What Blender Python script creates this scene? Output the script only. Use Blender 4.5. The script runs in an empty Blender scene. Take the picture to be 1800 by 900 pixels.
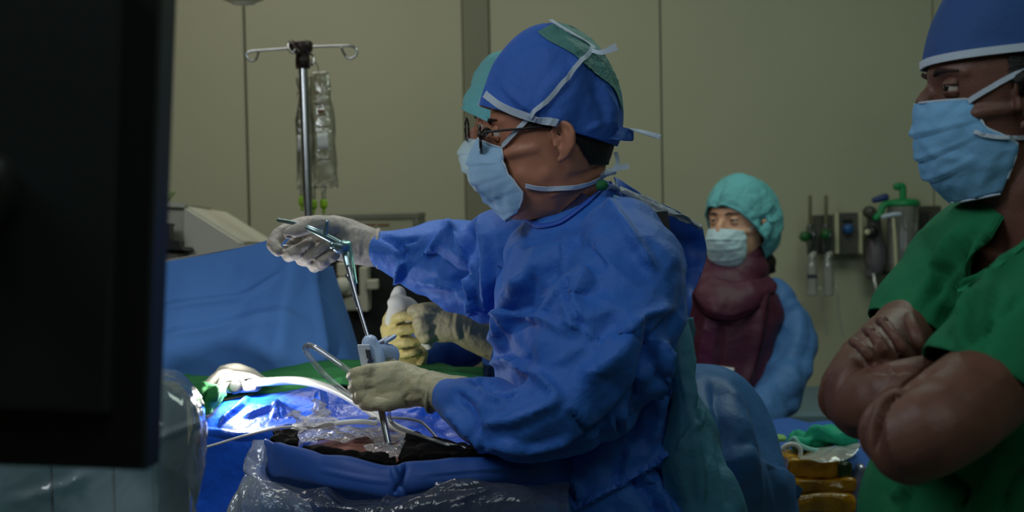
import bpy, bmesh, math, random
import numpy as np
from mathutils import Vector, Matrix
from mathutils.bvhtree import BVHTree

random.seed(7); np.random.seed(7)
S = bpy.context.scene
COL = S.collection

# ------------------------------------------------------------------ camera
FPX = 2500.0
CAM = Vector((0.0, 0.0, 1.5))
PITCH, ROLL = math.radians(2.2), math.radians(1.1)
FW = Vector((0, math.cos(PITCH), -math.sin(PITCH)))
_u0, _r0 = Vector((0, math.sin(PITCH), math.cos(PITCH))), Vector((1, 0, 0))
RT = _r0 * math.cos(ROLL) - _u0 * math.sin(ROLL)
UP = _r0 * math.sin(ROLL) + _u0 * math.cos(ROLL)
cd = bpy.data.cameras.new('camera'); cam = bpy.data.objects.new('camera', cd); COL.objects.link(cam)
cd.sensor_width = 36.0; cd.lens = FPX * 36 / 1800
cd.dof.use_dof = True; cd.dof.focus_distance = 2.08; cd.dof.aperture_fstop = 5.6
cam.matrix_world = Matrix(((RT.x, UP.x, -FW.x, CAM.x), (RT.y, UP.y, -FW.y, CAM.y), (RT.z, UP.z, -FW.z, CAM.z), (0, 0, 0, 1)))
S.camera = cam
S.view_settings.view_transform = 'Standard'; S.view_settings.look = 'None'
S.view_settings.gamma = 1.0; S.view_settings.use_curve_mapping = False
S.view_settings.exposure = 0.0

# ------------------------------------------------------------------ light
w = bpy.data.worlds.new('world'); S.world = w; w.use_nodes = True
w.node_tree.nodes['Background'].inputs[0].default_value = (0.6, 0.68, 0.66, 1)
w.node_tree.nodes['Background'].inputs[1].default_value = 0.02

def area(name, loc, aim, size, power, col, sy=None, spread=180):
    l = bpy.data.lights.new(name, 'AREA'); l.energy = power; l.color = col
    l.shape = 'RECTANGLE'; l.size = size; l.size_y = sy or size; l.spread = math.radians(spread)
    o = bpy.data.objects.new(name, l); COL.objects.link(o); o.location = loc
    o.rotation_euler = (Vector(aim) - Vector(loc)).to_track_quat('-Z', 'Y').to_euler()
    return o
def spot(name, loc, aim, power, deg, col, blend=0.4, rad=0.05):
    l = bpy.data.lights.new(name, 'SPOT'); l.energy = power; l.color = col
    l.spot_size = math.radians(deg); l.spot_blend = blend; l.shadow_soft_size = rad
    o = bpy.data.objects.new(name, l); COL.objects.link(o); o.location = loc
    o.rotation_euler = (Vector(aim) - Vector(loc)).to_track_quat('-Z', 'Y').to_euler()
    return o
# dimmed ceiling lamp in front of the surgeon, greenish ceiling lamp behind, far ceiling lamp
area('ceiling_lamp_left', (-1.25, 1.0, 2.75), (0.1, 2.1, 1.25), 0.9, 13, (0.88, 0.95, 1.0))
area('ceiling_lamp_back', (0.95, 3.1, 2.9), (0.7, 3.6, 0.0), 1.0, 11, (0.80, 1.0, 0.86))
area('ceiling_lamp_far', (-0.9, 3.9, 2.9), (-0.9, 4.4, 0.0), 1.0, 8, (1.0, 0.97, 0.86))
area('front_fill_light', (0.7, 0.3, 2.95), (0.6, 1.2, 0), 1.6, 12, (0.84, 1.0, 0.98))  # added fill over the camera to lift the dark lower gown, no real fixture
spot('field_lamp', (-0.35, 2.75, 2.75), (-0.24, 2.18, 1.12), 30, 20, (0.95, 0.98, 1.0), 0.5, 0.06)

# ------------------------------------------------------------------ maths helpers
def at(px, py, d):
    return CAM + (FW + RT * ((px - 900) / FPX) - UP * ((py - 450) / FPX)) * d
def proj(P):
    q = P - np.array(CAM); d = q @ np.array(FW)
    return 900 + FPX * (q @ np.array(RT)) / d, 450 - FPX * (q @ np.array(UP)) / d, d
def lin(c):
    return tuple(((v / 255) / 12.92 if v / 255 <= .04045 else ((v / 255 + .055) / 1.055) ** 2.4) for v in c) + (1.0,)
def catmull(P, n):
    """P (k,m) control points -> (n,m) smooth points"""
    P = np.asarray(P, float); k = len(P)
    if k == 2:
        t = np.linspace(0, 1, n)[:, None]; return P[0] * (1 - t) + P[1] * t
    Q = np.vstack([2 * P[0] - P[1], P, 2 * P[-1] - P[-2]])
    t = np.linspace(0, k - 1, n); i = np.minimum(t.astype(int), k - 2); f = (t - i)[:, None]
    a, b, c, d = Q[i], Q[i + 1], Q[i + 2], Q[i + 3]
    return .5 * (2 * b + (c - a) * f + (2 * a - 5 * b + 4 * c - d) * f ** 2 + (3 * b - a - 3 * c + d) * f ** 3)
def tri(t):
    return 2 * np.abs(2 * (t - np.floor(t + .5))) - 1

# ------------------------------------------------------------------ materials
MATS = {}
def M(name, col=(128, 128, 128), rough=.6, metal=0, bump=0, bscale=300, var=0, vscale=6, sss=0, sheen=0, coat=0,
      emit=0, spec=.5, wr=0, wscale=14, col2=None, trans=0, crease=0, cscale=14):
    if name in MATS: return MATS[name]
    m = bpy.data.materials.new(name); m.use_nodes = True; nt = m.node_tree; N = nt.nodes; L = nt.links
    b = N['Principled BSDF']; c = lin(col)
    b.inputs['Base Color'].default_value = c; b.inputs['Roughness'].default_value = rough
    b.inputs['Metallic'].default_value = metal; b.inputs['Specular IOR Level'].default_value = spec
    b.inputs['Sheen Weight'].default_value = sheen; b.inputs['Coat Weight'].default_value = coat
    b.inputs['Transmission Weight'].default_value = trans
    if sss:
        b.inputs['Subsurface Weight'].default_value = sss; b.inputs['Subsurface Radius'].default_value = (1, .35, .2)
        b.inputs['Subsurface Scale'].default_value = .006
    if emit:
        b.inputs['Emission Color'].default_value = c; b.inputs['Emission Strength'].default_value = emit
    geo = N.new('ShaderNodeNewGeometry')
    if var or col2:
        n = N.new('ShaderNodeTexNoise'); n.inputs['Scale'].default_value = vscale; n.inputs['Detail'].default_value = 5
        L.new(geo.outputs['Position'], n.inputs['Vector'])
        r = N.new('ShaderNodeValToRGB'); r.color_ramp.elements[0].position = .3; r.color_ramp.elements[1].position = .7
        c2 = lin(col2) if col2 else tuple(min(1, v * (1 + var)) for v in c[:3]) + (1,)
        c1 = c if col2 else tuple(v * (1 - var) for v in c[:3]) + (1,)
        r.color_ramp.elements[0].color = c1; r.color_ramp.elements[1].color = c2
        L.new(n.outputs['Fac'], r.inputs['Fac']); L.new(r.outputs['Color'], b.inputs['Base Color'])
    last = None
    if crease:      # flat facets with sharp edges, like folded nonwoven cloth
        n = N.new('ShaderNodeTexNoise'); n.inputs['Scale'].default_value = cscale * .5; n.inputs['Detail'].default_value = 2
        L.new(geo.outputs['Position'], n.inputs['Vector'])
        ad = N.new('ShaderNodeVectorMath'); ad.operation = 'MULTIPLY_ADD'; ad.inputs[1].default_value = (.12,) * 3
        L.new(n.outputs['Color'], ad.inputs[0]); L.new(geo.outputs['Position'], ad.inputs[2])
        vo = N.new('ShaderNodeTexVoronoi'); vo.inputs['Scale'].default_value = cscale; L.new(ad.outputs[0], vo.inputs['Vector'])
        bp = N.new('ShaderNodeBump'); bp.inputs['Strength'].default_value = crease; bp.inputs['Distance'].default_value = .02
        L.new(vo.outputs['Distance'], bp.inputs['Height']); last = bp
    for st, sc, dist in ((wr, wscale, .02), (bump, bscale, .002)):
        if not st: continue
        n = N.new('ShaderNodeTexNoise'); n.inputs['Scale'].default_value = sc; n.inputs['Detail'].default_value = 4
        L.new(geo.outputs['Position'], n.inputs['Vector'])
        bp = N.new('ShaderNodeBump'); bp.inputs['Strength'].default_value = st; bp.inputs['Distance'].default_value = dist
        L.new(n.outputs['Fac'], bp.inputs['Height'])
        if last: L.new(last.outputs['Normal'], bp.inputs['Normal'])
        last = bp
    if last: L.new(last.outputs['Normal'], b.inputs['Normal'])
    MATS[name] = m; return m
def film(name, clear=.75, tint=(255, 255, 255), white=.25, rough=.12, wscale=25, wr=.6):
    """thin clear plastic: see-through, milky in creases, glossy"""
    if name in MATS: return MATS[name]
    m = bpy.data.materials.new(name); m.use_nodes = True; nt = m.node_tree; N = nt.nodes; L = nt.links
    N.remove(N['Principled BSDF']); out = N['Material Output']
    tr = N.new('ShaderNodeBsdfTransparent'); tr.inputs[0].default_value = lin(tint)
    df = N.new('ShaderNodeBsdfDiffuse'); df.inputs[0].default_value = lin(tint)
    gl = N.new('ShaderNodeBsdfGlossy'); gl.inputs['Roughness'].default_value = rough
    geo = N.new('ShaderNodeNewGeometry')
    n = N.new('ShaderNodeTexNoise'); n.inputs['Scale'].default_value = wscale; n.inputs['Detail'].default_value = 3
    n.inputs['Distortion'].default_value = 1.2
    L.new(geo.outputs['Position'], n.inputs['Vector'])
    bp = N.new('ShaderNodeBump'); bp.inputs['Strength'].default_value = wr; bp.inputs['Distance'].default_value = .01
    L.new(n.outputs['Fac'], bp.inputs['Height'])
    for s in (gl, df): L.new(bp.outputs['Normal'], s.inputs['Normal'])
    a = N.new('ShaderNodeMixShader'); a.inputs[0].default_value = white
    L.new(tr.outputs[0], a.inputs[1]); L.new(df.outputs[0], a.inputs[2])
    lw = N.new('ShaderNodeLayerWeight'); lw.inputs['Blend'].default_value = .35
    L.new(bp.outputs['Normal'], lw.inputs['Normal'])
    mp = N.new('ShaderNodeMapRange'); mp.inputs['To Min'].default_value = (1 - clear) * .35; mp.inputs['To Max'].default_value = .9
    L.new(lw.outputs['Fresnel'], mp.inputs['Value'])
    bm_ = N.new('ShaderNodeMixShader'); L.new(mp.outputs[0], bm_.inputs[0])
    L.new(a.outputs[0], bm_.inputs[1]); L.new(gl.outputs[0], bm_.inputs[2]); L.new(bm_.outputs[0], out.inputs[0])
    MATS[name] = m; return m

# ------------------------------------------------------------------ object helpers
def tag(o, label=None, cat=None, group=None, kind=None):
    if label: o['label'] = label
    if cat: o['category'] = cat
    if group: o['group'] = group
    if kind: o['kind'] = kind
    return o
def thing(name, loc, label, cat, group=None):
    o = bpy.data.objects.new(name, None); COL.objects.link(o); o.location = loc; o.empty_display_size = .05
    return tag(o, label, cat, group)
def wloc(o):
    v = Vector(o.location)
    while o.parent: o = o.parent; v += o.location
    return v
def link(name, me, mat, parent=None, smooth=True, solid=0, label=None):
    """one mesh object; its origin goes to the bottom centre of its bounds"""
    V = vnp(me); c = (V.min(0) + V.max(0)) / 2; c[2] = V[:, 2].min()
    vset(me, V - c)
    o = bpy.data.objects.new(name, me); COL.objects.link(o)
    if parent is None: o.location = c
    else:
        o.parent = parent; o.location = Vector(c) - wloc(parent)
    me.materials.clear(); me.materials.append(mat)
    if len(me.vertices) < 900 and any(k in name for k in ('tie', 'strap', 'tail', 'band', 'trim', 'apron_border', 'apron_panel')): smooth = False
    me.polygons.foreach_set('use_smooth', [smooth] * len(me.polygons))
    if solid:
        s = o.modifiers.new('thickness', 'SOLIDIFY'); s.thickness = abs(solid); s.offset = 1 if solid > 0 else 0
    if label: o['label'] = label
    return o
def vnp(me):
    a = np.empty(len(me.vertices) * 3); me.vertices.foreach_get('co', a); return a.reshape(-1, 3)
def vset(me, V):
    me.vertices.foreach_set('co', np.asarray(V, float).ravel()); me.update()
def nnp(me):
    a = np.empty(len(me.vertices) * 3); me.vertices.foreach_get('normal', a); return a.reshape(-1, 3)
def mesh(VF):
    me = bpy.data.meshes.new('m'); me.from_pydata([tuple(v) for v in VF[0]], [], VF[1]); me.update(); return me
def join(parts):
    V, Fs, k = [], [], 0
    for v, f in parts:
        V.extend(tuple(p) for p in v); Fs.extend([tuple(i + k for i in q) for q in f]); k += len(v)
    return V, Fs
def fixn(VF):
    me = mesh(VF); bm = bmesh.new(); bm.from_mesh(me); bmesh.ops.recalc_face_normals(bm, faces=bm.faces); bm.to_mesh(me); bm.free()
    me.update(); return me
def fuse(parts, voxel, smooth=3, fac=.5):
    me = fixn(join(parts)); o = bpy.data.objects.new('t', me); COL.objects.link(o)
    r = o.modifiers.new('r', 'REMESH'); r.mode = 'VOXEL'; r.voxel_size = voxel; r.adaptivity = 0
    if smooth:
        s = o.modifiers.new('s', 'SMOOTH'); s.iterations = smooth; s.factor = fac
    dg = bpy.context.evaluated_depsgraph_get(); dg.update()
    out = bpy.data.meshes.new_from_object(o.evaluated_get(dg))
    bpy.data.objects.remove(o); bpy.data.meshes.remove(me)
    return out
# shapes -------------------------------------------------------------
def ringpts(c, u, v, n=20, e=2.0):
    t = np.linspace(0, 2 * math.pi, n, endpoint=False); cs, sn = np.cos(t), np.sin(t)
    k = 2 / e
    cs = np.sign(cs) * np.abs(cs) ** k; sn = np.sign(sn) * np.abs(sn) ** k
    return np.array(c)[None] + cs[:, None] * np.array(u)[None] + sn[:, None] * np.array(v)[None]
def loft(rings, closed=False, caps=True):
    n = len(rings[0]); V = np.vstack(rings); Fs = []
    m = len(rings)
    for i in range(m - 1 + (1 if closed else 0)):
        a, b = i * n, ((i + 1) % m) * n
        for j in range(n): Fs.append((a + j, a + (j + 1) % n, b + (j + 1) % n, b + j))
    if caps and not closed: Fs.append(tuple(range(n))[::-1]); Fs.append(tuple(range((m - 1) * n, m * n)))
    return V, Fs
def limbw(C, A, B, n=20, e=2.0, cap=True, sub=3, ref=None):
    """loft along world points C with half widths A (across the view) and B (along the view)"""
    C = np.array([list(c) for c in C], float); A = np.array(A, float); B = np.array(B, float)
    k = (len(C) - 1) * sub + 1
    D = catmull(np.hstack([C, A[:, None], B[:, None]]), k); C, A, B = D[:, :3], np.maximum(D[:, 3], 1e-4), np.maximum(D[:, 4], 1e-4)
    T = np.gradient(C, axis=0); T /= np.linalg.norm(T, axis=1)[:, None] + 1e-12
    R = np.array(ref if ref is not None else FW, float); rings = []
    def ring(c, t, a, b):
        bb = R - (R @ t) * t
        if np.linalg.norm(bb) < .15: bb = np.array(UP) - (np.array(UP) @ t) * t
        bb /= np.linalg.norm(bb); nn = np.cross(t, bb)
        return ringpts(c, nn * a, bb * b, n, e)
    if cap:
        for q in (.9, .6, .3): 
            h = min(A[0], B[0]); s = math.sqrt(1 - q * q); rings.append(ring(C[0] - T[0] * h * q, T[0], A[0] * s, B[0] * s))
    for i in range(len(C)): rings.append(ring(C[i], T[i], A[i], B[i]))
    if cap:
        for q in (.3, .6, .9):
            h = min(A[-1], B[-1]); s = math.sqrt(1 - q * q); rings.append(ring(C[-1] + T[-1] * h * q, T[-1], A[-1] * s, B[-1] * s))
    return loft(rings)
def limb(pts, **k):
    """pts: (px,py,depth, half width px[, half depth in m])"""
    C = [at(*p[:3]) for p in pts]; A = [p[3] * p[2] / FPX for p in pts]
    B = [p[4] if len(p) > 4 else a for p, a in zip(pts, A)]
    return limbw(C, A, B, **k)
def tubew(C, r, n=10, sub=6, cap=True):
    r = [r] * len(C) if not hasattr(r, '__len__') else r
    return limbw(C, r, r, n=n, sub=sub, cap=cap)
def tube(pts, rpx, **k):
    return tubew([at(*p) for p in pts], [(rpx if not hasattr(rpx, '__len__') else rpx[i]) * p[2] / FPX for i, p in enumerate(pts)], **k)
def boxw(c, x, y, z, bev=.15):
    """oriented box: centre, three half-edge vectors; lightly chamfered with rings"""
    c, x, y, z = [np.array(v, float) for v in (c, x, y, z)]
    m = min(np.linalg.norm(x), np.linalg.norm(y), np.linalg.norm(z)); k = m * bev
    def rg(h, inset):
        xs, ys = x * (1 - inset / np.linalg.norm(x)), y * (1 - inset / np.linalg.norm(y)); pts = []
        kx, ky = x / np.linalg.norm(x) * k, y / np.linalg.norm(y) * k
        for sx, sy, fl in ((1, 1, 0), (-1, 1, 1), (-1, -1, 0), (1, -1, 1)):
            p, q = xs * sx + ys * sy - kx * sx, xs * sx + ys * sy - ky * sy
            pts += [q, p] if not fl else [p, q]
        return [c + h + p for p in pts]
    zl = z / np.linalg.norm(z)
    rings = [np.array(rg(-z, k)), np.array(rg(-z + zl * k, 0)), np.array(rg(z - zl * k, 0)), np.array(rg(z, k))]
    return loft(rings)
def boxpx(x0, y0, x1, y1, d, depth, bev=.15):
    """box whose front face spans these pixels at distance d"""
    c = at((x0 + x1) / 2, (y0 + y1) / 2, d); s = d / FPX
    X = Vector((1, 0, 0)) * abs(x1 - x0) / 2 * s; Z = Vector((0, 0, 1)) * abs(y1 - y0) / 2 * s; Y = Vector((0, 1, 0)) * depth / 2
    return boxw(c + Y, X, Y, Z, bev)
def lathew(c, axis, prof, n=24, ref=(1, 0, 0)):
    """prof: (radius, height) list"""
    a = np.array(axis, float); a /= np.linalg.norm(a); r = np.array(ref, float); r = r - (r @ a) * a
    if np.linalg.norm(r) < .1: r = np.array((0, 1., 0)) - a[1] * a
    r /= np.linalg.norm(r); q = np.cross(a, r)
    return loft([ringpts(np.array(c) + a * h, r * max(R, 1e-4), q * max(R, 1e-4), n) for R, h in prof])
def ellipsoid(c, X, Y, Z, n=24, m=14):
    c = np.array(c); rings = []
    for i in range(m):
        f = math.pi * (i + .5) / m
        rings.append(ringpts(c - np.array(Z) * math.cos(f), np.array(X) * math.sin(f), np.array(Y) * math.sin(f), n))
    return loft(rings)
def grid(P, nu, nv):
    """P [rows][cols] of (px,py,d) -> (nv,nu,3) world points"""
    Wd = np.array([[list(at(*p)) for p in row] for row in P])
    a = np.stack([catmull(Wd[i], nu) for i in range(Wd.shape[0])])
    return np.stack([catmull(a[:, j], nv) for j in range(nu)], 1)
def gridmesh(G):
    nv, nu = G.shape[:2]; Fs = [(i * nu + j, i * nu + j + 1, (i + 1) * nu + j + 1, (i + 1) * nu + j) for i in range(nv - 1) for j in range(nu - 1)]
    c, n = G[nv // 2, nu // 2], np.cross(G[nv // 2, nu // 2 + 1] - G[nv // 2, nu // 2], G[nv // 2 + 1, nu // 2] - G[nv // 2, nu // 2])
    if n @ (c - np.array(CAM)) > 0: Fs = [f[::-1] for f in Fs]      # faces look towards the open side
    return mesh((G.reshape(-1, 3), Fs))
def sheet(P, nu=60, nv=50):
    return gridmesh(grid(P, nu, nv))
# sculpting ----------------------------------------------------------
def crumple(me, amp, freq, seed=0, k=6, aniso=(1, 1, 1), sharp=.7, mask=None):
    """sharp irregular creases of stiff cloth: warped triangle waves in several directions"""
    rs = np.random.RandomState(seed); V = vnp(me); Nn = nnp(me); q = V * np.array(aniso); d = np.zeros(len(V)); wsum = 0
    for i in range(k):
        v = rs.normal(size=3); v /= np.linalg.norm(v); f = freq * (.6 + 1.1 * i / k)
        wv = sum(.5 * np.sin(q @ (rs.normal(size=3) * freq * 2.2) + rs.rand() * 6) for _ in range(3))
        t = tri(q @ v * f + .35 * wv + rs.rand()); s = np.sin(q @ v * f * 3 + wv * 2)
        gate = .5 + .5 * np.sin(q @ (rs.normal(size=3) * freq * 1.7) + rs.rand() * 6)
        d += (sharp * t + (1 - sharp) * s) * gate / (1 + .35 * i); wsum += 1 / (1 + .35 * i)
    d *= amp / (d.std() + 1e-9)
    if mask is not None: d *= mask(V)
    vset(me, V + Nn * d[:, None]); return me
def sculpt(me, strokes, facing=True):
    """strokes: (polyline px, width px, height m, kind) ridges / valleys / steps pushed along the normals"""
    V = vnp(me); Nn = nnp(me); x, y, dd = proj(V); P = np.stack([x, y], 1); tot = np.zeros(len(V))
    for line, wd, amp, kind in strokes:
        L = np.array(line, float)
        if len(L) > 2: L = catmull(L, len(L) * 5)
        best = np.full(len(V), 1e9); sgn = np.zeros(len(V)); tt = np.zeros(len(V))
        seg = np.linalg.norm(np.diff(L, axis=0), axis=1); cum = np.concatenate([[0], np.cumsum(seg)])
        for i in range(len(L) - 1):
            a, b = L[i], L[i + 1]; ab = b - a; t = np.clip(((P - a) @ ab) / (ab @ ab + 1e-9), 0, 1)
            r = P - a - t[:, None] * ab; ds = np.linalg.norm(r, axis=1); m = ds < best
            best[m] = ds[m]; sgn[m] = np.sign(ab[0] * r[m, 1] - ab[1] * r[m, 0]); tt[m] = (cum[i] + t[m] * seg[i]) / cum[-1]
        s = best / wd; tap = np.clip(np.minimum(tt, 1 - tt) * 6 + .15, 0, 1)
        if kind == 'r': pr = np.clip(1 - s, 0, 1) ** 1.3
        elif kind == 's': pr = np.exp(-s * s * 2)
        else: pr = np.where(sgn > 0, np.exp(-s * 1.6), -.25 * np.exp(-s * 3))      # step: raised on one side, falling off
        tot += amp * pr * tap
    if facing:
        vd = V - np.array(CAM); vd /= np.linalg.norm(vd, axis=1)[:, None]
        tot *= np.clip(-(Nn * vd).sum(1) * 3, 0, 1)
    vset(me, V + Nn * tot[:, None]); return me
TREE = []
def bvh(me):
    V = vnp(me); t = BVHTree.FromPolygons([Vector(v) for v in V], [tuple(p.vertices) for p in me.polygons]); TREE.append(t); return t
def hit(px, py, trees, off=.002, d=2.1):
    v = (at(px, py, 1) - CAM).normalized(); best = None
    for t in trees:
        h = t.ray_cast(CAM, v)
        if h[0] is not None and (best is None or h[3] < best[3]): best = h
    if best is None:
        p = at(px, py, d); return p, -v
    n = best[1]; n = -n if n.dot(v) > 0 else n
    return best[0] + n * off, n
def ribbon(C, Nn, wid, th=.0012, sub=5):
    """flat strap through points C lying on normals Nn"""
    k = (len(C) - 1) * sub + 1; C = catmull([list(c) for c in C], k); Nn = catmull([list(c) for c in Nn], k)
    wid = np.full(k, wid) if not hasattr(wid, '__len__') else catmull(np.array(wid)[:, None], k)[:, 0]
    T = np.gradient(C, axis=0); T /= np.linalg.norm(T, axis=1)[:, None]; rings = []
    for i in range(k):
        n = Nn[i] - (Nn[i] @ T[i]) * T[i]; n /= np.linalg.norm(n) + 1e-9; s = np.cross(T[i], n) * wid[i] / 2; h = n * th / 2
        rings.append(np.array([C[i] + s + h, C[i] - s + h, C[i] - s - h, C[i] + s - h]))
    return loft(rings)
def strap(pts, trees, wpx, off=.002, d=2.1, th=.0014, sub=5, even=False):
    """pts (px,py) laid on what is there, or (px,py,d) free"""
    C, Nn = [], []
    if all(len(p) == 2 for p in pts): pts = [tuple(q) for q in catmull(np.array(pts, float), 28)]; sub = 1
    for p in pts:
        if len(p) == 2: c, n = hit(p[0], p[1], trees, off, d)
        else: c = at(*p); n = -FW
        C.append(c); Nn.append(n)
    if even:        # iron out steps in depth along the strap
        dd = np.array([(c - CAM).dot(FW) for c in C]); k = 9; pad = np.pad(dd, k // 2, mode='edge')
        dd = np.array([np.median(pad[i:i + k]) for i in range(len(dd))]); dd = np.convolve(np.pad(dd, k // 2, mode='edge'), np.ones(k) / k, 'valid') - .002
        C = [at(p[0], p[1], q) for p, q in zip(pts, dd)]; m = sum(Nn, Vector()).normalized(); Nn = [m] * len(C)
    return ribbon(C, Nn, wpx * d / FPX, th, sub)
def text(name, body, loc, xdir, zdir, size, mat, parent):
    cu = bpy.data.curves.new('t', 'FONT'); cu.body = body; cu.size = size; cu.extrude = .0004; cu.align_x = 'CENTER'; cu.align_y = 'CENTER'
    o = bpy.data.objects.new('t', cu); COL.objects.link(o); dg = bpy.context.evaluated_depsgraph_get(); dg.update()
    me = bpy.data.meshes.new_from_object(o.evaluated_get(dg)); bpy.data.objects.remove(o)
    x = Vector(xdir).normalized(); y = Vector(zdir).normalized(); z = x.cross(y)
    V = vnp(me); vset(me, V[:, :1] * np.array(x) + V[:, 1:2] * np.array(y) + V[:, 2:] * np.array(z) + np.array(loc))
    return link(name, me, mat, parent, smooth=False)

# ================================================================== materials used
gown_blue = M('gown_blue', (38, 106, 202), .62, bump=.25, bscale=900, wr=.25, wscale=30, sheen=.1, crease=.35, cscale=13)
gown_back_sheen = M('gown_back_sheen', (64, 128, 160), .6, bump=.25, bscale=900, wr=.25, wscale=30, crease=.3, cscale=12)  # gown cloth with the teal sheen of greenish light put into its colour
drape_blue = M('drape_blue', (66, 116, 186), .8, bump=.3, bscale=1200, wr=.2, wscale=9, crease=.12, cscale=7)
drape_dark = M('drape_dark', (62, 112, 204), .6, bump=.25, bscale=1000, wr=.3, wscale=14)
plastic_blue = M('plastic_blue', (26, 94, 222), .34, wr=.6, wscale=16, coat=.3)
green_cloth = M('green_cloth', (34, 128, 62), .85, bump=.5, bscale=1500, wr=.3, wscale=30)
scrub_green = M('scrub_green', (20, 124, 80), .9, bump=.5, bscale=1600, wr=.35, wscale=16, crease=.25, cscale=10)
latex = M('latex', (190, 182, 146), .55, bump=.2, bscale=500, wr=.25, wscale=60, sss=.1)
latex_lit_grey = M('latex_lit_grey', (172, 164, 154), .6, bump=.2, bscale=500, wr=.25, wscale=60, sss=.15)  # same glove latex, the right hand's greyish lighting put into the colour
latex_yellow = M('latex_yellow', (222, 206, 138), .45, bump=.2, bscale=500, wr=.25, wscale=60, sss=.1)
white_cloth = M('white_cloth', (232, 232, 228), .8, bump=.4, bscale=900)
white_tape = M('white_tape', (206, 222, 240), .7, bump=.3, bscale=1200)
mask_blue = M('mask_blue', (164, 206, 244), .7, bump=.25, bscale=1500, wr=.15, wscale=40)
mask_pale = M('mask_pale', (198, 226, 236), .7, bump=.25, bscale=1500, wr=.15, wscale=40)
bouffant = M('bouffant', (112, 190, 196), .75, bump=.4, bscale=700, wr=.4, wscale=50)
metal = M('metal', (190, 192, 196), .22, metal=1)
metal_dull = M('metal_dull', (120, 124, 130), .4, metal=1)
black_plastic = M('black_plastic', (17, 19, 19), .45)
black_soft = M('black_soft', (10, 10, 10), .7, bump=.5, bscale=300)
cable_white = M('cable_white', (236, 238, 232), .35)
skin_asian = M('skin_asian', (184, 124, 98), .5, sss=.15, var=.08, vscale=30, bump=.15, bscale=700)
skin_pale = M('skin_pale', (232, 178, 146), .5, sss=.15, var=.06, vscale=30)
skin_dark = M('skin_dark', (112, 74, 61), .48, var=.14, vscale=24, bump=.3, bscale=420, sss=.08)
hair_black = M('hair_black', (14, 11, 10), .5, bump=.8, bscale=420)
eye_white = M('eye_white', (200, 190, 182), .15, coat=.6)
eye_iris = M('eye_iris', (24, 14, 10), .08, coat=1)
clear = film('clear_film')
clear_soft = film('clear_soft', clear=.8, white=.2, rough=.08, wscale=12, wr=.5, tint=(225, 240, 250))
clear_tube = film('clear_tube', clear=.55, white=.18, rough=.06, wr=.1)

# ================================================================== room
wall_m = M('wall_paint', (188, 186, 158), .55, var=.05, vscale=.9, bump=.05, bscale=120)
wall_d = M('wall_column_paint', (138, 136, 112), .5)
wall_side = M('wall_side_paint', (150, 148, 124), .6)
YW = 5.2
def struct(name, VF, mat):
    o = link(name, fixn(VF), mat, smooth=False); o['kind'] = 'structure'; return o
def slab(x0, x1, y0, y1, z0, z1, bev=.02):
    return boxw(((x0 + x1) / 2, (y0 + y1) / 2, (z0 + z1) / 2), ((x1 - x0) / 2, 0, 0), (0, (y1 - y0) / 2, 0), (0, 0, (z1 - z0) / 2), bev)
struct('floor', slab(-3.6, 3.6, -2.1, YW + .1, -.1, 0), M('floor_vinyl', (120, 128, 122), .35))
struct('ceiling', slab(-3.6, 3.6, -2.1, YW + .1, 3.0, 3.1), M('ceiling_paint', (190, 190, 178), .8))
struct('wall_left', slab(-3.6, -3.4, -2.1, YW + .1, 0, 3.0), wall_side)
struct('wall_right', slab(3.4, 3.6, -2.1, YW + .1, 0, 3.0), wall_side)
struct('wall_front', slab(-3.4, 3.4, -2.1, -2.0, 0, 3.0), wall_side)
wb = struct('wall_back', slab(-3.4, 3.4, YW + .015, YW + .1, 0, 3.0), M('wall_gap', (104, 102, 86), .8))
for a, b in ((-3.39, -1.86), (-1.852, -.962), (-.954, -.166), (-.066, .553), (.558, 1.545), (1.549, 2.45), (2.454, 3.39)):
    link('wall_panel', fixn(slab(a, b, YW, YW + .03, .1, 2.99, .12)), wall_m, wb, smooth=False)
link('column_strip', fixn(slab(-.164, -.068, YW - .012, YW + .02, .1, 2.99, .2)), wall_d, wb, smooth=False, label='darker vertical column strip')
bs = struct('baseboard_back', slab(-3.4, 3.4, YW - .015, YW + .012, 0, .1, .2), M('skirting', (90, 92, 90), .5))

# ================================================================== surgical lamp peeking in at the top edge
t = thing('surgical_lamp', at(428, -40, 3.5), 'pale dome of a ceiling surgical lamp cut off by top edge', 'lamp')
lc = at(428, 4, 3.5); lamp_m = M('lamp_shell', (226, 222, 196), .35)
link('dome', fixn(lathew(lc, (0, 0, 1), [(.001, -.004), (.03, -.002), (.05, .006), (.066, .02), (.075, .05), (.068, .09), (.04, .12), (.02, .13), (.001, .131)], 32)), lamp_m, t)
link('lens', fixn(lathew(lc + Vector((0, 0, -.006)), (0, 0, 1), [(.001, 0), (.028, .001), (.03, .006), (.001, .007)], 28)), M('lamp_lens', (235, 235, 220), .1), t)
link('arm', fixn(tubew([lc + Vector((0, 0, .12)), lc + Vector((.0, 0, .4)), lc + Vector((-.12, .02, .6)), Vector((lc.x - .3, lc.y + .05, 2.99))], .018)), lamp_m, t)

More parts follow.
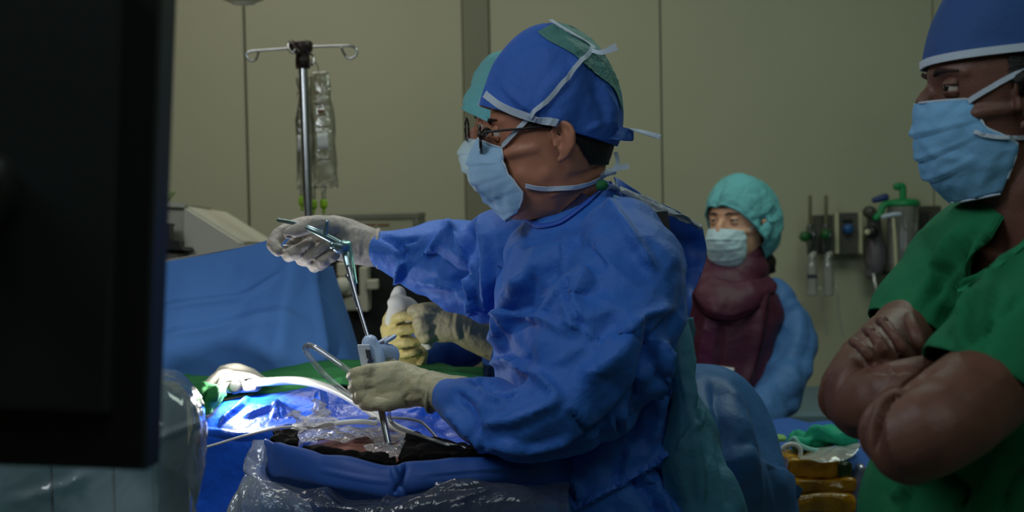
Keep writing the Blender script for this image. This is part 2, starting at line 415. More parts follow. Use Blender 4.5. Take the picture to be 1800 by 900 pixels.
# ================================================================== black monitor, very near
d = .95
t = thing('monitor', at(-120, 828, d), 'large black monitor seen from behind, out of focus at left edge', 'monitor')
def quadbox(c0, c1, c2, c3, off, thick, bev):
    """box from four front corners (bl, br, tr, tl) pushed off along the view"""
    q = [np.array(v) + np.array(FW) * off for v in (c0, c1, c2, c3)]; cen = sum(q) / 4; rings = []
    for z, s in ((0, 1 - bev), (thick * .12, 1), (thick * .88, 1), (thick, 1 - bev)):
        rings.append(np.array([cen + (p - cen) * s + np.array(FW) * z for p in q]))
    return loft(rings)
bl, br, tr_, tl = at(-420, 806, d), at(252, 829, d), at(284, -60, d), at(-400, -80, d)
link('housing', fixn(quadbox(bl, br, tr_, tl, 0, .05, .012)), black_plastic, t, smooth=False)
link('back_cover', fixn(quadbox(at(-330, 700, d), at(204, 720, d), at(228, -20, d), at(-320, -30, d), -.02, .03, .03)), M('black_cover', (26, 31, 31), .5), t, smooth=False)
link('screen', fixn(quadbox(at(-400, 790, d), at(236, 810, d), at(266, -45, d), at(-385, -65, d), .05, .002, .001)), M('screen_black', (8, 9, 12), .1), t, smooth=False)
link('arm_mount', fixn(tubew([at(-60, 340, d - .03), at(-60, 340, d - .1), at(-300, 300, d - .16)], .03)), black_plastic, t)

# ================================================================== cabinet under clear plastic, lower left
cab = M('cabinet_grey', (128, 168, 172), .55, var=.04, vscale=3)
t = thing('equipment_cabinet', (at(180, 800, 1.62).x, at(180, 800, 1.62).y, 0), 'grey teal equipment cabinet under clear plastic in lower left corner', 'cabinet')
z1 = at(200, 690, 1.6).z
xa, xb = at(-260, 800, 1.6).x, at(274, 800, 1.6).x; yb = at(200, 800, 1.6).y
link('body', fixn(slab(xa, xb, yb, yb + .16, .08, z1 - .012, .04)), cab, t, smooth=False)
link('top', fixn(slab(xa, xb - .01, yb + .01, yb + .16, z1 - .012, z1, .3)), cab, t, smooth=False)
for p0, p1 in ((-250, 92), (95, 200), (204, 270)):
    link('front_panel', fixn(slab(at(p0, 800, 1.6).x, at(p1, 800, 1.6).x, yb - .008, yb + .004, .15, z1 - .06, .25)), cab, t, smooth=False)
for x in (xa + .05, xb - .06):
    link('caster', fixn(lathew((x - .015, yb + .08, .04), (1, 0, 0), [(.001, 0), (.04, .003), (.04, .027), (.001, .03)])), black_plastic, t)
rows = []
for (yy, dd, xr) in ((655, 1.8, 296), (662, 1.6, 312), (690, 1.53, 338), (740, 1.5, 357), (800, 1.49, 352), (860, 1.49, 349), (960, 1.48, 345)):
    rows.append([(-300, yy + 6, dd), (-150, yy + 4, dd - .03), (0, yy, dd), (130, yy - 4, dd + .01), (250, yy - 6, dd - .02), (xr - 30, yy - 1, dd), (xr, yy + 4, dd + .04), (xr - 6, yy + 2, dd + .35)])
me = sheet(rows, 110, 60); crumple(me, .006, 7, 3, k=7, sharp=.9)
sculpt(me, [([(0, 885), (60, 868), (120, 850), (160, 838)], 8, .008, 'r'), ([(90, 850), (100, 880), (112, 895)], 7, .008, 'r'), ([(120, 862), (140, 835), (152, 830)], 7, .008, 'r'),
            ([(255, 780), (300, 762), (357, 740)], 9, .008, 'r'), ([(30, 880), (95, 862)], 6, .006, 'r'), ([(276, 790), (279, 900)], 4, .004, 'r')])
tag(link('plastic_cover', me, clear_soft), 'clear crinkled plastic cover hanging over the grey teal cabinet', 'plastic cover')

# ================================================================== equipment behind the blue screen drape (left back)
eq = M('equipment_white', (206, 202, 186), .5)
t = thing('anesthesia_machine', at(330, 470, 3.7), 'off white medical machine with sloping side behind blue drape', 'machine')
def prism(pts, d0, d1):
    return loft([np.array([list(at(x, y, d0)) for x, y in pts]), np.array([list(at(900 + (x - 900) * d0 / d1, 450 + (y - 450) * d0 / d1, d1)) for x, y in pts])])
link('body', fixn(prism([(180, 350), (274, 354), (328, 362), (428, 424), (434, 640), (180, 640)], 3.6, 4.1)), eq, t, smooth=False)
link('side_panel', fixn(prism([(324, 366), (420, 427), (424, 600), (322, 600)], 3.575, 3.6)), M('equipment_panel', (218, 212, 196), .5), t, smooth=False)
link('top_lid', fixn(prism([(180, 345), (274, 350), (326, 358), (322, 365), (180, 356)], 3.58, 3.9)), eq, t, smooth=False)
link('shelf', fixn(prism([(200, 426), (318, 434), (322, 440), (200, 434)], 3.45, 3.6)), black_plastic, t, smooth=False)
link('bracket', fixn(prism([(288, 393), (296, 393), (298, 420), (316, 424), (316, 434), (290, 432)], 3.47, 3.52)), black_plastic, t, smooth=False)
link('shelf', fixn(prism([(200, 390), (292, 392), (292, 396), (200, 394)], 3.47, 3.56)), black_plastic, t, smooth=False)
link('drawer', fixn(prism([(200, 441), (312, 446), (312, 520), (200, 520)], 3.47, 3.6)), M('equipment_brown', (112, 104, 96), .5), t, smooth=False)
o = tag(link('plant_sprig', fuse([limb([(262 + 6 * i, 352, 3.75, 4), (266 + 6 * i + (i % 3) * 4, 343 - (i % 2) * 4, 3.75, 5)]) for i in range(6)], .004, 2), M('sage', (120, 138, 92), .8)), 'small grey green bundle on top of the off white machine', 'bundle')

# cart with black recess seen between drape and gown
t = thing('supply_cart', at(650, 640, 4.3), 'dark equipment cart with pale top panel behind the raised glove', 'cart')
cream = M('cart_cream', (176, 172, 146), .5); gr = M('cart_grey', (122, 122, 106), .5)
link('back_panel', fixn(boxpx(560, 404, 760, 1230, 4.32, .3, .05)), black_soft, t, smooth=False)
link('top_frame', fixn(boxpx(560, 376, 736, 386, 4.28, .34, .2)), gr, t, smooth=False)
link('top_frame', fixn(boxpx(727, 385, 736, 406, 4.28, .34, .2)), gr, t, smooth=False)
link('name_panel', fixn(boxpx(560, 386, 727, 412, 4.285, .2, .05)), cream, t, smooth=False)
for x0, x1 in ((641, 660), (663, 684)):
    link('lettering', fixn(boxpx(x0, 393.5, x1, 397.5, 4.283, .004, .1)), M('ink_brown', (126, 92, 66), .7), t, smooth=False)
pw = M('cart_white', (196, 190, 170), .5)
for x0, y0, x1, y1, dd, dp in ((592, 488, 616, 520, 4.2, .08), (592, 462, 622, 486, 4.22, .06), (632, 470, 646, 548, 4.2, .1), (604, 522, 646, 546, 4.22, .08), (645, 492, 664, 509, 4.19, .05), (604, 618, 660, 670, 4.2, .1)):
    link('module', fixn(boxpx(x0, y0, x1, y1, dd, dp, .2)), pw, t, smooth=False)
link('dial', fixn(lathew(at(603, 502, 4.2), -FW, [(.001, .03), (.018, .03), (.022, .02), (.022, 0), (.001, 0)])), eq, t)

# ================================================================== IV pole with two bags
def polex(y): return 532 + (y - 100) * .036
DP = 3.6
t = thing('iv_pole', (at(556, 700, DP).x, at(556, 700, DP).y, 0), 'chrome drip stand pole with dark four hook head', 'drip stand')
pb, pt = at(polex(900), 900, DP), at(polex(112), 112, DP)
dirp = (pt - pb).normalized(); base = pb + dirp * ((.08 - pb.z) / dirp.z)
link('pole', fixn(tubew([base, pt], .0118, n=18, sub=2)), metal, t)
hub = M('hub_brown', (44, 26, 24), .4)
link('hub', fixn(lathew(at(polex(120), 120, DP), dirp, [(.001, 0), (.0185, 0), (.019, .02), (.0175, .03), (.0185, .038), (.026, .044), (.027, .062), (.024, .067), (.001, .068)], 24)), hub, t)
link('hub_clip', fixn(limb([(512, 76, DP - .02, 6), (516, 84, DP - .03, 6), (524, 92, DP - .03, 5)])), hub, t)
hk = .55
for pts in ([(522, 84, DP), (480, 87, DP), (452, 89, DP), (438, 91, DP), (433, 98, DP), (440, 107, DP), (450, 104, DP), (455, 90, DP - .02)],
            [(548, 82, DP), (585, 81, DP), (614, 80.5, DP), (626, 86, DP), (626, 97, DP), (616, 103, DP), (607, 98, DP), (600, 84, DP - .02)],
            [(540, 92, DP - .02), (548, 96, DP - .08), (552, 102, DP - .12), (551, 112, DP - .14), (546, 114, DP - .13), (547, 106, DP - .1)],
            [(516, 78, DP - .02), (508, 76, DP - .05), (507, 84, DP - .07), (513, 93, DP - .08), (518, 88, DP - .08)]):
    link('hook', fixn(tube(pts, 2.1, n=8)), metal, t)
for k in range(5):
    a = 2 * math.pi * k / 5
    link('base_leg', fixn(tubew([Vector((base.x, base.y, .1)), Vector((base.x + .28 * math.cos(a), base.y + .28 * math.sin(a), .06))], .014)), metal, t)
    link('caster', fixn(lathew((base.x + .28 * math.cos(a) - .012, base.y + .28 * math.sin(a), .032), (1, 0, 0), [(.001, 0), (.03, .003), (.03, .021), (.001, .024)], 16)), black_plastic, t)
bagm = film('bag_film', clear=.5, white=.10, rough=.1, wscale=40, wr=.5, tint=(232, 232, 222))
def bag(x0, x1, y0, y1, dd, label, ports, lean):
    t = thing('iv_bag', at((x0 + x1) / 2, y1, dd), label, 'drip bag', 'drip bags on the stand')
    xm, hw = (x0 + x1) / 2, (x1 - x0) / 2; H = y1 - y0
    rows = [(0, .62, .003), (.04, .8, .006), (.12, .9, .014), (.3, .96, .022), (.6, 1, .028), (.85, 1.03, .024), (.95, 1.05, .01), (1, 1.02, .003)]
    me = fixn(limb([(xm + lean * f, y0 + H * f, dd, hw * w_, b) for f, w_, b in rows], cap=False, e=3, n=28)); crumple(me, .0018, 14, 5)
    b = link('bag', me, bagm, t)
    ink = M('ink_dark', (60, 50, 44), .6)
    for f, wd in ((.27, .6), (.36, .35), (.46, .5), (.74, .45)):
        yy = y0 + H * f; c = xm + lean * f
        link('print', fixn(tube([(c - hw * wd, yy, dd - .03), (c, yy + 1, dd - .032), (c + hw * wd, yy, dd - .03)], .8, n=6)), ink, b)
    link('print', fixn(limb([(xm - 3, y0 + H * .26 + 16, dd - .03, 3.2, .001), (xm + 8, y0 + H * .26 + 15, dd - .03, 2.6, .001)])), M('ink_brown', (126, 92, 66), .7), b)
    text('lettering', 'N', at(xm + lean * .16 - 8, y0 + H * .17, dd - .027), RT, UP, .018, M('ink_brown', (126, 92, 66), .7), b)
    link('label', fixn(limb([(xm + lean * .55 - 2, y0 + H * .52, dd - .031, 9, .001), (xm + lean * .6 - 1, y0 + H * .66, dd - .031, 10, .001)], e=5, cap=False)), white_cloth, b)
    for px, py in ports:
        link('port', fixn(limb([(px, y1 - 4, dd, 4), (px, py, dd, 4)])), bagm, t)
        pc = link('port_cap', fixn(limb([(px, py, dd, 6.5), (px, py + 9, dd, 6.5), (px, py + 12, dd, 3), (px, py + 18, dd, 3)])), M('lime', (152, 196, 30), .4), t)
    link('hanger', fixn(tube([(xm, y0 + 2, dd), (xm - 6, y0 - 16, dd - .005), (549, 110, dd - .02)], 1.2)), bagm, t)
bag(541, 583, 127, 332, DP + .06, 'clear printed drip bag with lime green ports behind pole', [(551, 356), (569, 355)], 11)
bag(520, 546, 132, 334, DP + .15, 'clear drip bag mostly hidden at left behind pole', [(531, 350)], 2)

# ================================================================== wall gas outlets, right background
DW = 5.12
def onwall(px, py): 
    v = (at(px, py, 1) - CAM); return CAM + v * ((YW - .03 - CAM.y) / v.y)
panel_m = M('outlet_panel', (96, 94, 88), .4, metal=.3)
t = thing('gas_outlet_panel', onwall(1472, 448), 'grey wall gas outlet panel with pale strips and blue knob', 'outlet panel')
link('plate', fixn(boxpx(1431, 378, 1470, 447, DW, .05, .1)), panel_m, t, smooth=False)
link('plate', fixn(boxpx(1474, 374, 1513, 447, DW, .05, .1)), panel_m, t, smooth=False)
for a, b in ((1468, 1475), (1511, 1516)): link('strip', fixn(boxpx(a, 374, b, 446, DW - .02, .06, .2)), M('strip_pale', (214, 208, 172), .4), t, smooth=False)
blue_k = M('knob_blue', (44, 92, 150), .4); green_k = M('knob_green', (18, 92, 34), .4); black_k = M('knob_black', (28, 28, 26), .4)
def knob(px, py, r, mat_, parent, name='knob', dd=DW, h=.035):
    s = dd / FPX
    return link(name, fixn(lathew(at(px, py, dd), (0, -1, 0), [(.001, -.01), (r * s * .8, -.01), (r * s, .004), (r * s, h * .7), (r * s * .8, h), (.001, h)], 20)), mat_, parent)
knob(1489, 402, 9, blue_k, t)
link('label', fixn(boxpx(1481, 386, 1499, 392, DW - .004, .01, .1)), black_k, t, smooth=False)
for x, yk, xk, lab in ((1424, 416, 1413, 'left oxygen flowmeter with green knob and clear bottle'), (1452, 412, 1450, 'right oxygen flowmeter with green knob in front of grey panel')):
    f = thing('flowmeter', at(x, 522, DW - .04), lab, 'flowmeter', 'wall flowmeters')
    link('flow_tube', fixn(tube([(x, 346, DW - .05), (x, 402, DW - .05)], 3.4, sub=2)), M('tube_olive', (112, 110, 84), .25), f)
    link('valve_body', fixn(limb([(x, 398, DW - .05, 6), (x, 414, DW - .05, 7, .07), (x, 446, DW - .05, 5)])), metal_dull, f)
    knob(xk, yk, 9, green_k, f, dd=DW - .08)
    link('bottle', fixn(lathew(at(x + 4, 520, DW - .05), (0, 0, 1), [(.001, 0), (.018, 0), (.02, .006), (.02, .1), (.016, .125), (.012, .135), (.012, .15), (.001, .15)])), clear_tube, f)
    link('bottle_cap', fixn(lathew(at(x + 4, 448, DW - .05), (0, 0, 1), [(.001, -.01), (.015, -.01), (.015, .012), (.001, .012)])), M('cap_white', (196, 194, 178), .4), f)
    link('tube', fixn(tube([(x + 13, 500, DW - .05), (x + 20, 512, DW - .06), (x + 22, 545, DW - .05), (x + 30, 590, DW - .04)], 1.4)), clear_tube, f)
    if x < 1440: link('label', fixn(boxpx(1419, 483, 1436, 489, DW - .075, .004, .1)), M('label_navy', (44, 46, 70), .5), f, smooth=False)
t = thing('suction_regulator', at(1530, 480, DW - .04), 'dark suction regulator with round gauge and grey trap', 'regulator')
knob(1526, 373, 11, M('gauge_grey', (74, 72, 66), .4), t, 'gauge', DW - .05, .05)
knob(1529, 408, 12, black_k, t, dd=DW - .06, h=.05); knob(1524, 408, 5, M('strip_pale', (214, 208, 172), .4), t, 'knob_cap', DW - .115, .008)
link('body', fixn(limb([(1536, 385, DW, 12), (1538, 420, DW, 14), (1540, 440, DW, 20), (1538, 470, DW, 19), (1530, 482, DW, 10)])), M('trap_grey', (104, 98, 104), .35), t)
link('connector', fixn(limb([(1537, 352, DW - .05, 5), (1556, 347, DW - .05, 7)])), M('connector_blue', (36, 58, 120), .4), t)
link('tube', fixn(tube([(1535, 480, DW - .02), (1540, 505, DW - .04), (1552, 530, DW - .05), (1566, 560, DW - .04), (1580, 610, DW - .04)], 2.6)), clear_tube, t)
t = thing('suction_canister', at(1588, 480, DW - .06), 'clear suction canister with bright green lid and spout', 'canister')
sg = M('canister_green', (24, 146, 84), .4); s = DW / FPX
cbase = at(1588, 480, DW - .08)
link('jar', fixn(lathew(cbase, (0, 0, 1), [(.001, 0), (23 * s, 0), (24 * s, .01), (27 * s, .235), (28 * s, .24), (.001, .24)], 32)), film('canister_film', .6, (225, 225, 225), .22, .08, 8, .05), t)
link('contents', fixn(lathew(cbase + Vector((0, 0, .005)), (0, 0, 1), [(.001, 0), (22 * s, 0), (22.5 * s, .03), (.001, .03)], 32)), M('contents_brown', (150, 118, 84), .4), t)
link('lid', fixn(lathew(cbase + Vector((0, 0, .238)), (0, 0, 1), [(.001, 0), (29 * s, 0), (30 * s, .008), (28 * s, .018), (20 * s, .024), (.001, .028)], 32)), sg, t)
link('spout', fixn(tube([(1588, 355, DW - .08), (1587, 340, DW - .08), (1586, 328, DW - .08), (1576, 328, DW - .08)], 6.5)), sg, t)
link('lid_port', fixn(limb([(1540, 383, DW - .1, 6), (1548, 374, DW - .1, 6), (1552, 362, DW - .1, 6), (1566, 356, DW - .1, 5)])), sg, t)
link('strap', fixn(limb([(1552, 381, DW - .16, 3.5), (1570, 377, DW - .17, 3.5), (1582, 376, DW - .17, 3)])), white_tape, t)
link('scale_strip', fixn(limb([(1570, 384, DW - .16, 2.6), (1573, 420, DW - .16, 3), (1576, 486, DW - .15, 3)])), M('strip_pale', (214, 208, 172), .4), t)
link('bracket', fixn(boxpx(1562, 478, 1620, 484, DW - .1, .1, .2)), black_k, t, smooth=False)
link('bracket', fixn(boxpx(1566, 506, 1600, 510, DW - .02, .03, .2)), panel_m, t, smooth=False)
t = thing('outlet_box', onwall(1634, 440), 'dark framed wall outlet box right of the suction canister', 'outlet box')
link('frame', fixn(boxpx(1611, 362, 1655, 441, DW, .05, .08)), M('frame_dark', (76, 72, 62), .5), t, smooth=False)
link('insert', fixn(boxpx(1616, 372, 1632, 438, DW - .012, .02, .1)), M('insert_dark', (50, 48, 44), .5), t, smooth=False)
link('insert', fixn(boxpx(1640, 372, 1651, 438, DW - .012, .02, .1)), panel_m, t, smooth=False)
link('rail', fixn(boxpx(1633, 376, 1637, 424, DW - .03, .03, .2)), metal, t, smooth=False)

# ================================================================== stretcher far right, behind
t = thing('stretcher', (at(1440, 800, 4.6).x, at(1440, 800, 4.6).y, 0), 'grey blue padded stretcher bed against the far wall', 'bed')
pad = M('pad_blue', (112, 138, 152), .6); c0 = at(1430, 700, 4.7)
link('mattress', fixn(slab(c0.x - .35, c0.x + 1.6, c0.y - .3, c0.y + .3, c0.z - .08, c0.z, .35)), pad, t, smooth=False)
link('deck', fixn(slab(c0.x - .37, c0.x + 1.62, c0.y - .32, c0.y + .32, c0.z - .13, c0.z - .085, .3)), M('deck_grey', (134, 144, 150), .5), t, smooth=False)
for sx in (-.25, 1.5):
    for sy in (-.25, .25): link('leg', fixn(tubew([(c0.x + sx, c0.y + sy, .02), (c0.x + sx, c0.y + sy, c0.z - .12)], .02, sub=2)), metal_dull, t)
o = tag(link('rolled_cloth', fuse([limb([(1462, 738, 4.42, 9), (1474, 734, 4.42, 11), (1490, 736, 4.42, 10)])], .006, 2), black_soft), 'small black rolled cloth on stretcher beside the crossed arms', 'cloth')

# ================================================================== instrument table with things, lower right
DT = 3.0
tz = at(1450, 790, DT + .1).z; tc = at(1450, 800, DT + .15)
t = thing('instrument_table', (tc.x, tc.y, 0), 'instrument table under a blue drape between gown and green scrubs', 'table')
link('tabletop', fixn(slab(tc.x - .3, tc.x + .3, tc.y - .22, tc.y + .3, tz - .035, tz - .008, .2)), metal_dull, t, smooth=False)
for sx in (-.26, .26):
    for sy in (-.18, .26): link('leg', fixn(tubew([(tc.x + sx, tc.y + sy, .005), (tc.x + sx, tc.y + sy, tz - .03)], .014, sub=2)), metal, t)
G = []
for fy, dz, dy in ((.31, -.3, .012), (.31, -.04, .01), (.30, 0, 0), (.1, .001, 0), (-.05, .001, 0), (-.22, 0, 0), (-.23, -.04, -.01), (-.235, -.3, -.02), (-.25, -.62, -.03)):
    G.append([[tc.x + x, tc.y + fy + dy, tz + dz] for x in (-.32, -.2, -.1, 0, .1, .2, .32)])
G = np.array(G); G = np.stack([catmull(G[i], 50) for i in range(len(G))]); G = np.stack([catmull(G[:, j], 60) for j in range(50)], 1)
me = gridmesh(G); crumple(me, .006, 6, 9)
tag(link('table_drape', me, M('table_blue', (52, 104, 190), .7, bump=.3, bscale=900, wr=.3, wscale=14), solid=.002), 'mid blue cloth drape covering the instrument table', 'drape')
# green bouffant-like bundle
def dome(x0, x1, y0, y1, dd, b, seed):
    me = fuse([limb([(x0 + 12, y1 - 14, dd, (y1 - y0) * .36, b), ((x0 * 2 + x1) / 3, (y0 + y1) / 2, dd, (y1 - y0) * .5, b), ((x0 + 2 * x1) / 3, (y0 + y1) / 2 - 2, dd, (y1 - y0) * .5, b), (x1 - 12, (y0 + y1) / 2, dd, (y1 - y0) * .42, b)])], .005, 3)
    return crumple(me, .006, 18, seed)
t = thing('green_cap_bundle', at(1440, 790, DT), 'bright green folded surgical cap with pale rim on the table', 'cap')
link('cap', dome(1388, 1497, 752, 792, DT, .05, 4), M('cap_green', (14, 168, 132), .6, wr=.3, wscale=40), t)
link('rim', fixn(tube([(1384, 786, DT - .03), (1396, 770, DT - .055), (1406, 782, DT - .065), (1430, 791, DT - .07), (1465, 793, DT - .06), (1492, 790, DT - .05)], 4)), M('rim_mint', (150, 214, 206), .7), t)
tag(link('white_loop', fixn(tube([(1372, 792, DT - .1), (1382, 783, DT - .1), (1396, 781, DT - .1), (1406, 788, DT - .1), (1407, 800, DT - .1), (1404, 810, DT - .1)], 4)), white_cloth), 'curled white band beside the green folded cap', 'band')
me = sheet([[(1405, 806, DT - .08), (1440, 793, DT - .06), (1490, 778, DT - .05), (1517, 777, DT - .05)], [(1405, 808, DT - .12), (1450, 802, DT - .12), (1490, 793, DT - .11), (1512, 783, DT - .1)], [(1415, 812, DT - .15), (1450, 812, DT - .15), (1480, 810, DT - .15), (1500, 800, DT - .13)]], 30, 16)
crumple(me, .004, 15, 2); tag(link('clear_wrapper', me, film('wrapper', .5, (240, 240, 235), .45, .2)), 'crumpled translucent wrapper lying over the amber packs', 'wrapper')
tag(link('lime_corner', fuse([limb([(1352, 770, DT, 6, .03), (1376, 770, DT, 6, .03)])], .004, 1), M('lime_soft', (140, 190, 110), .7)), 'pale lime green cloth corner beside the blue gown drape', 'cloth')
amber = M('amber_pack', (232, 164, 24), .18, wr=.7, wscale=18, coat=.5, col2=(120, 84, 8), vscale=14)
for i, (x0, y0, x1, y1, dd, lab) in enumerate(((1386, 806, 1482, 842, DT - .12, 'glossy amber film pack on top of the stack'), (1392, 843, 1504, 868, DT - .14, 'glossy amber film pack in middle of the stack'), (1398, 868, 1506, 905, DT - .15, 'dark amber film pack at the bottom of the stack'))):
    me = fuse([boxpx(x0, y0, x1, y1, dd, .12, .2)], .003, 1); crumple(me, .0022, 16, 20 + i, sharp=1)
    tag(link('amber_pack', me, amber), lab, 'pack', 'amber film packs')
me = fuse([boxpx(1474, 812, 1500, 842, DT - .13, .06, .3)], .004, 3); tag(link('green_glass_pack', me, M('bottle_green', (40, 66, 24), .15, coat=.6)), 'dark olive glossy pack at the end of the top amber pack', 'pack')
tag(link('clear_blister', fixn(limb([(1512, 822, DT - .1, 8, .02), (1508, 850, DT - .1, 10, .02), (1500, 880, DT - .1, 8, .02)], e=3)), film('blister', .4, (220, 228, 255), .3, .08)), 'tall clear blister pack beside the amber packs', 'blister pack')
tag(link('clear_cup', fixn(limb([(1538, 832, DT - .1, 8, .02), (1536, 860, DT - .1, 9, .02), (1530, 876, DT - .1, 7, .02)], e=3)), film('blister2', .4, (220, 245, 235), .3, .08)), 'small clear plastic tube next to the green scrubs', 'tube')
tag(link('pen', fixn(tube([(1536, 812, DT - .1), (1540, 850, DT - .1)], 3, sub=2)), black_plastic), 'thin black pen standing by the clear tube', 'pen')

# ================================================================== operating table, patient, drapes
base = at(620, 900, 2.15)
t = thing('operating_table', (base.x, base.y, 0), 'operating table hidden under blue drapes', 'table')
zt = at(640, 900, 2.2).z - .10
link('tabletop', fixn(slab(base.x - .16, base.x + .2, base.y - .15, base.y + .55, zt, zt + .06, .2)), black_plastic, t, smooth=False)
link('column', fixn(slab(base.x - .12, base.x + .12, base.y - .1, base.y + .25, .08, zt, .1)), metal_dull, t, smooth=False)
link('base', fixn(slab(base.x - .3, base.x + .3, base.y - .35, base.y + .55, .0, .08, .3)), metal_dull, t, smooth=False)
# patient: prone back, only a prepared patch of skin is left open
p = thing('person', at(640, 860, 2.15), 'patient lying under blue drapes, only a patch of back exposed', 'person')
skin_prep = M('skin_prepared', (146, 92, 80), .3, col2=(190, 134, 118), vscale=18, wr=.5, wscale=30, coat=.5)
me = fuse([ellipsoid(at(640, 842, 2.1), (.14, 0, 0), (0, .15, .0), (0, 0, .062)), ellipsoid(at(640, 900, 2.3), (.15, 0, 0), (0, .2, .0), (0, 0, .1))], .008, 4)
link('body', me, skin_prep, p)

# blue anaesthesia screen drape
dr = []
top = [(120, 482, 2.75), (235, 466, 2.75), (330, 451, 2.78), (420, 433, 2.8), (490, 416, 2.82), (545, 408, 2.84), (574, 462, 2.92), (580, 470, 3.1)]
bot = [(120, 700, 2.68), (235, 690, 2.68), (330, 690, 2.7), (420, 688, 2.7), (500, 680, 2.72), (570, 672, 2.76), (630, 662, 2.86), (640, 660, 3.1)]
for f in (0, .2, .4, .6, .8, 1):
    dr.append([tuple(a[i] * (1 - f) + b[i] * f for i in range(3)) for a, b in zip(top, bot)])
me = sheet(dr, 150, 90)
crumple(me, .006, 2.6, 11, k=5, sharp=.4)
sculpt(me, [([(262, 545), (340, 535), (430, 515), (500, 480)], 10, .008, 'r'), ([(262, 600), (360, 580), (420, 560), (480, 555), (560, 575)], 14, .008, 'r'), ([(520, 430), (500, 540), (490, 640)], 34, .022, 's'),
            ([(560, 470), (580, 560), (600, 650)], 20, -.012, 's'), ([(440, 440), (420, 540), (380, 640)], 40, -.016, 's'), ([(330, 460), (320, 560), (300, 650)], 50, .014, 's'), ([(545, 440), (560, 540), (575, 640)], 14, .012, 's')])
tag(link('screen_drape', me, drape_blue, solid=.002), 'large blue cloth screen drape hung up beside the patient', 'drape')
# rod that carries it
tag(link('drape_rod', fixn(tube([(100, 486, 2.8), (330, 455, 2.83), (545, 414, 2.88)], 5)), metal_dull), 'metal rod under the top edge of the blue screen drape', 'rod')

# green towel running along the table behind the cables
me = sheet([[(300, 662, 2.74), (380, 660, 2.74), (470, 655, 2.74), (560, 643, 2.74), (650, 636, 2.74), (740, 636, 2.72), (850, 655, 2.6)],
            [(305, 668, 2.6), (380, 668, 2.6), (470, 666, 2.62), (560, 655, 2.62), (650, 650, 2.6), (740, 650, 2.56), (850, 668, 2.46)],
            [(318, 690, 2.46), (380, 690, 2.46), (470, 686, 2.46), (560, 676, 2.46), (650, 670, 2.46), (740, 664, 2.44), (850, 676, 2.36)],
            [(325, 702, 2.44), (380, 698, 2.43), (470, 694, 2.43), (560, 684, 2.43), (650, 678, 2.43), (740, 670, 2.42), (850, 684, 2.34)]], 140, 40)
crumple(me, .003, 9, 21); tag(link('green_towel', me, green_cloth, solid=.003), 'long green surgical towel along the table below screen drape', 'towel')
me = sheet([[(310, 676, 2.42), (345, 678, 2.38), (388, 682, 2.38), (396, 690, 2.42)], [(320, 690, 2.38), (345, 694, 2.35), (376, 694, 2.35), (390, 700, 2.38)], [(330, 708, 2.36), (350, 712, 2.34), (366, 708, 2.34), (384, 712, 2.36)], [(338, 724, 2.36), (352, 735, 2.34), (366, 726, 2.34), (376, 718, 2.36)]], 50, 40)
sculpt(crumple(me, .004, 16, 22), [([(366, 684), (360, 700), (352, 730)], 8, -.012, 'r'), ([(380, 684), (372, 704)], 8, .01, 'r')])
tag(link('green_towel', me, green_cloth, solid=.003), 'dark green towel corner hanging over the blue plastic drape', 'towel')

# big blue plastic drape over the table
me = sheet([[(330, 712, 2.46), (430, 698, 2.46), (540, 690, 2.46), (650, 682, 2.46), (760, 676, 2.44), (860, 680, 2.4)],
            [(345, 712, 2.4), (430, 702, 2.41), (540, 690, 2.42), (650, 684, 2.42), (760, 684, 2.4), (860, 690, 2.36)],
            [(356, 728, 2.36), (430, 726, 2.36), (540, 716, 2.36), (650, 712, 2.36), (760, 712, 2.34), (860, 716, 2.3)],
            [(360, 748, 2.33), (430, 752, 2.32), (540, 744, 2.32), (650, 738, 2.32), (760, 738, 2.3), (860, 745, 2.28)],
            [(345, 768, 2.32), (430, 772, 2.3), (540, 760, 2.26), (650, 758, 2.24), (760, 760, 2.22), (860, 765, 2.22)],
            [(335, 830, 2.34), (430, 820, 2.3), (540, 790, 2.22), (650, 785, 2.16), (760, 785, 2.14), (860, 790, 2.14)],
            [(330, 960, 2.34), (430, 950, 2.3), (540, 900, 2.22), (650, 880, 2.16), (760, 880, 2.14), (860, 880, 2.14)]], 150, 110)
crumple(me, .0026, 8, 31, k=7)
sculpt(me, [([(385, 745), (410, 725), (440, 700)], 7, .010, 'r'), ([(430, 735), (470, 720), (500, 712)], 6, .008, 'r'), ([(360, 758), (440, 768), (520, 755), (600, 748)], 8, .012, 'r'), ([(562, 690), (566, 725)], 9, .012, 'r'), ([(480, 738), (488, 715), (500, 735)], 6, .008, 'r')])
tag(link('table_sheet', me, plastic_blue, solid=.0015), 'glossy blue plastic sheet covering patient behind the raised field', 'drape')

# ================================================================== raised field: blue rim band, black foam, film
bt = [(466, 776, 1.98), (500, 785, 1.93), (560, 798, 1.88), (630, 812, 1.85), (690, 822, 1.84), (722, 814, 1.85), (790, 808, 1.86), (870, 804, 1.88), (965, 806, 1.92), (1010, 812, 1.98)]
bb = [(468, 832, 1.98), (500, 840, 1.92), (560, 852, 1.87), (630, 864, 1.84), (690, 874, 1.83), (722, 862, 1.84), (790, 852, 1.85), (870, 846, 1.87), (965, 846, 1.92), (1010, 850, 1.98)]
mid = [tuple((a[i] + b[i]) / 2 for i in range(2)) + ((a[2] + b[2]) / 2 - .006,) for a, b in zip(bt, bb)]
lip = [(a[0], a[1] + 3, a[2] + .03) for a in bt]
und = [(b[0], b[1] - 2, b[2] + .03) for b in bb]
me = sheet([lip, bt, mid, bb, und], 140, 30); crumple(me, .0012, 11, 41)
sculpt(me, [([(690, 822), (700, 850), (712, 880)], 7, .008, 'r'), ([(715, 815), (706, 845), (690, 870)], 8, -.008, 'r'), ([(560, 825), (640, 842), (690, 848)], 5, .003, 'r'), ([(730, 835), (850, 825), (950, 826)], 5, .003, 'r')])
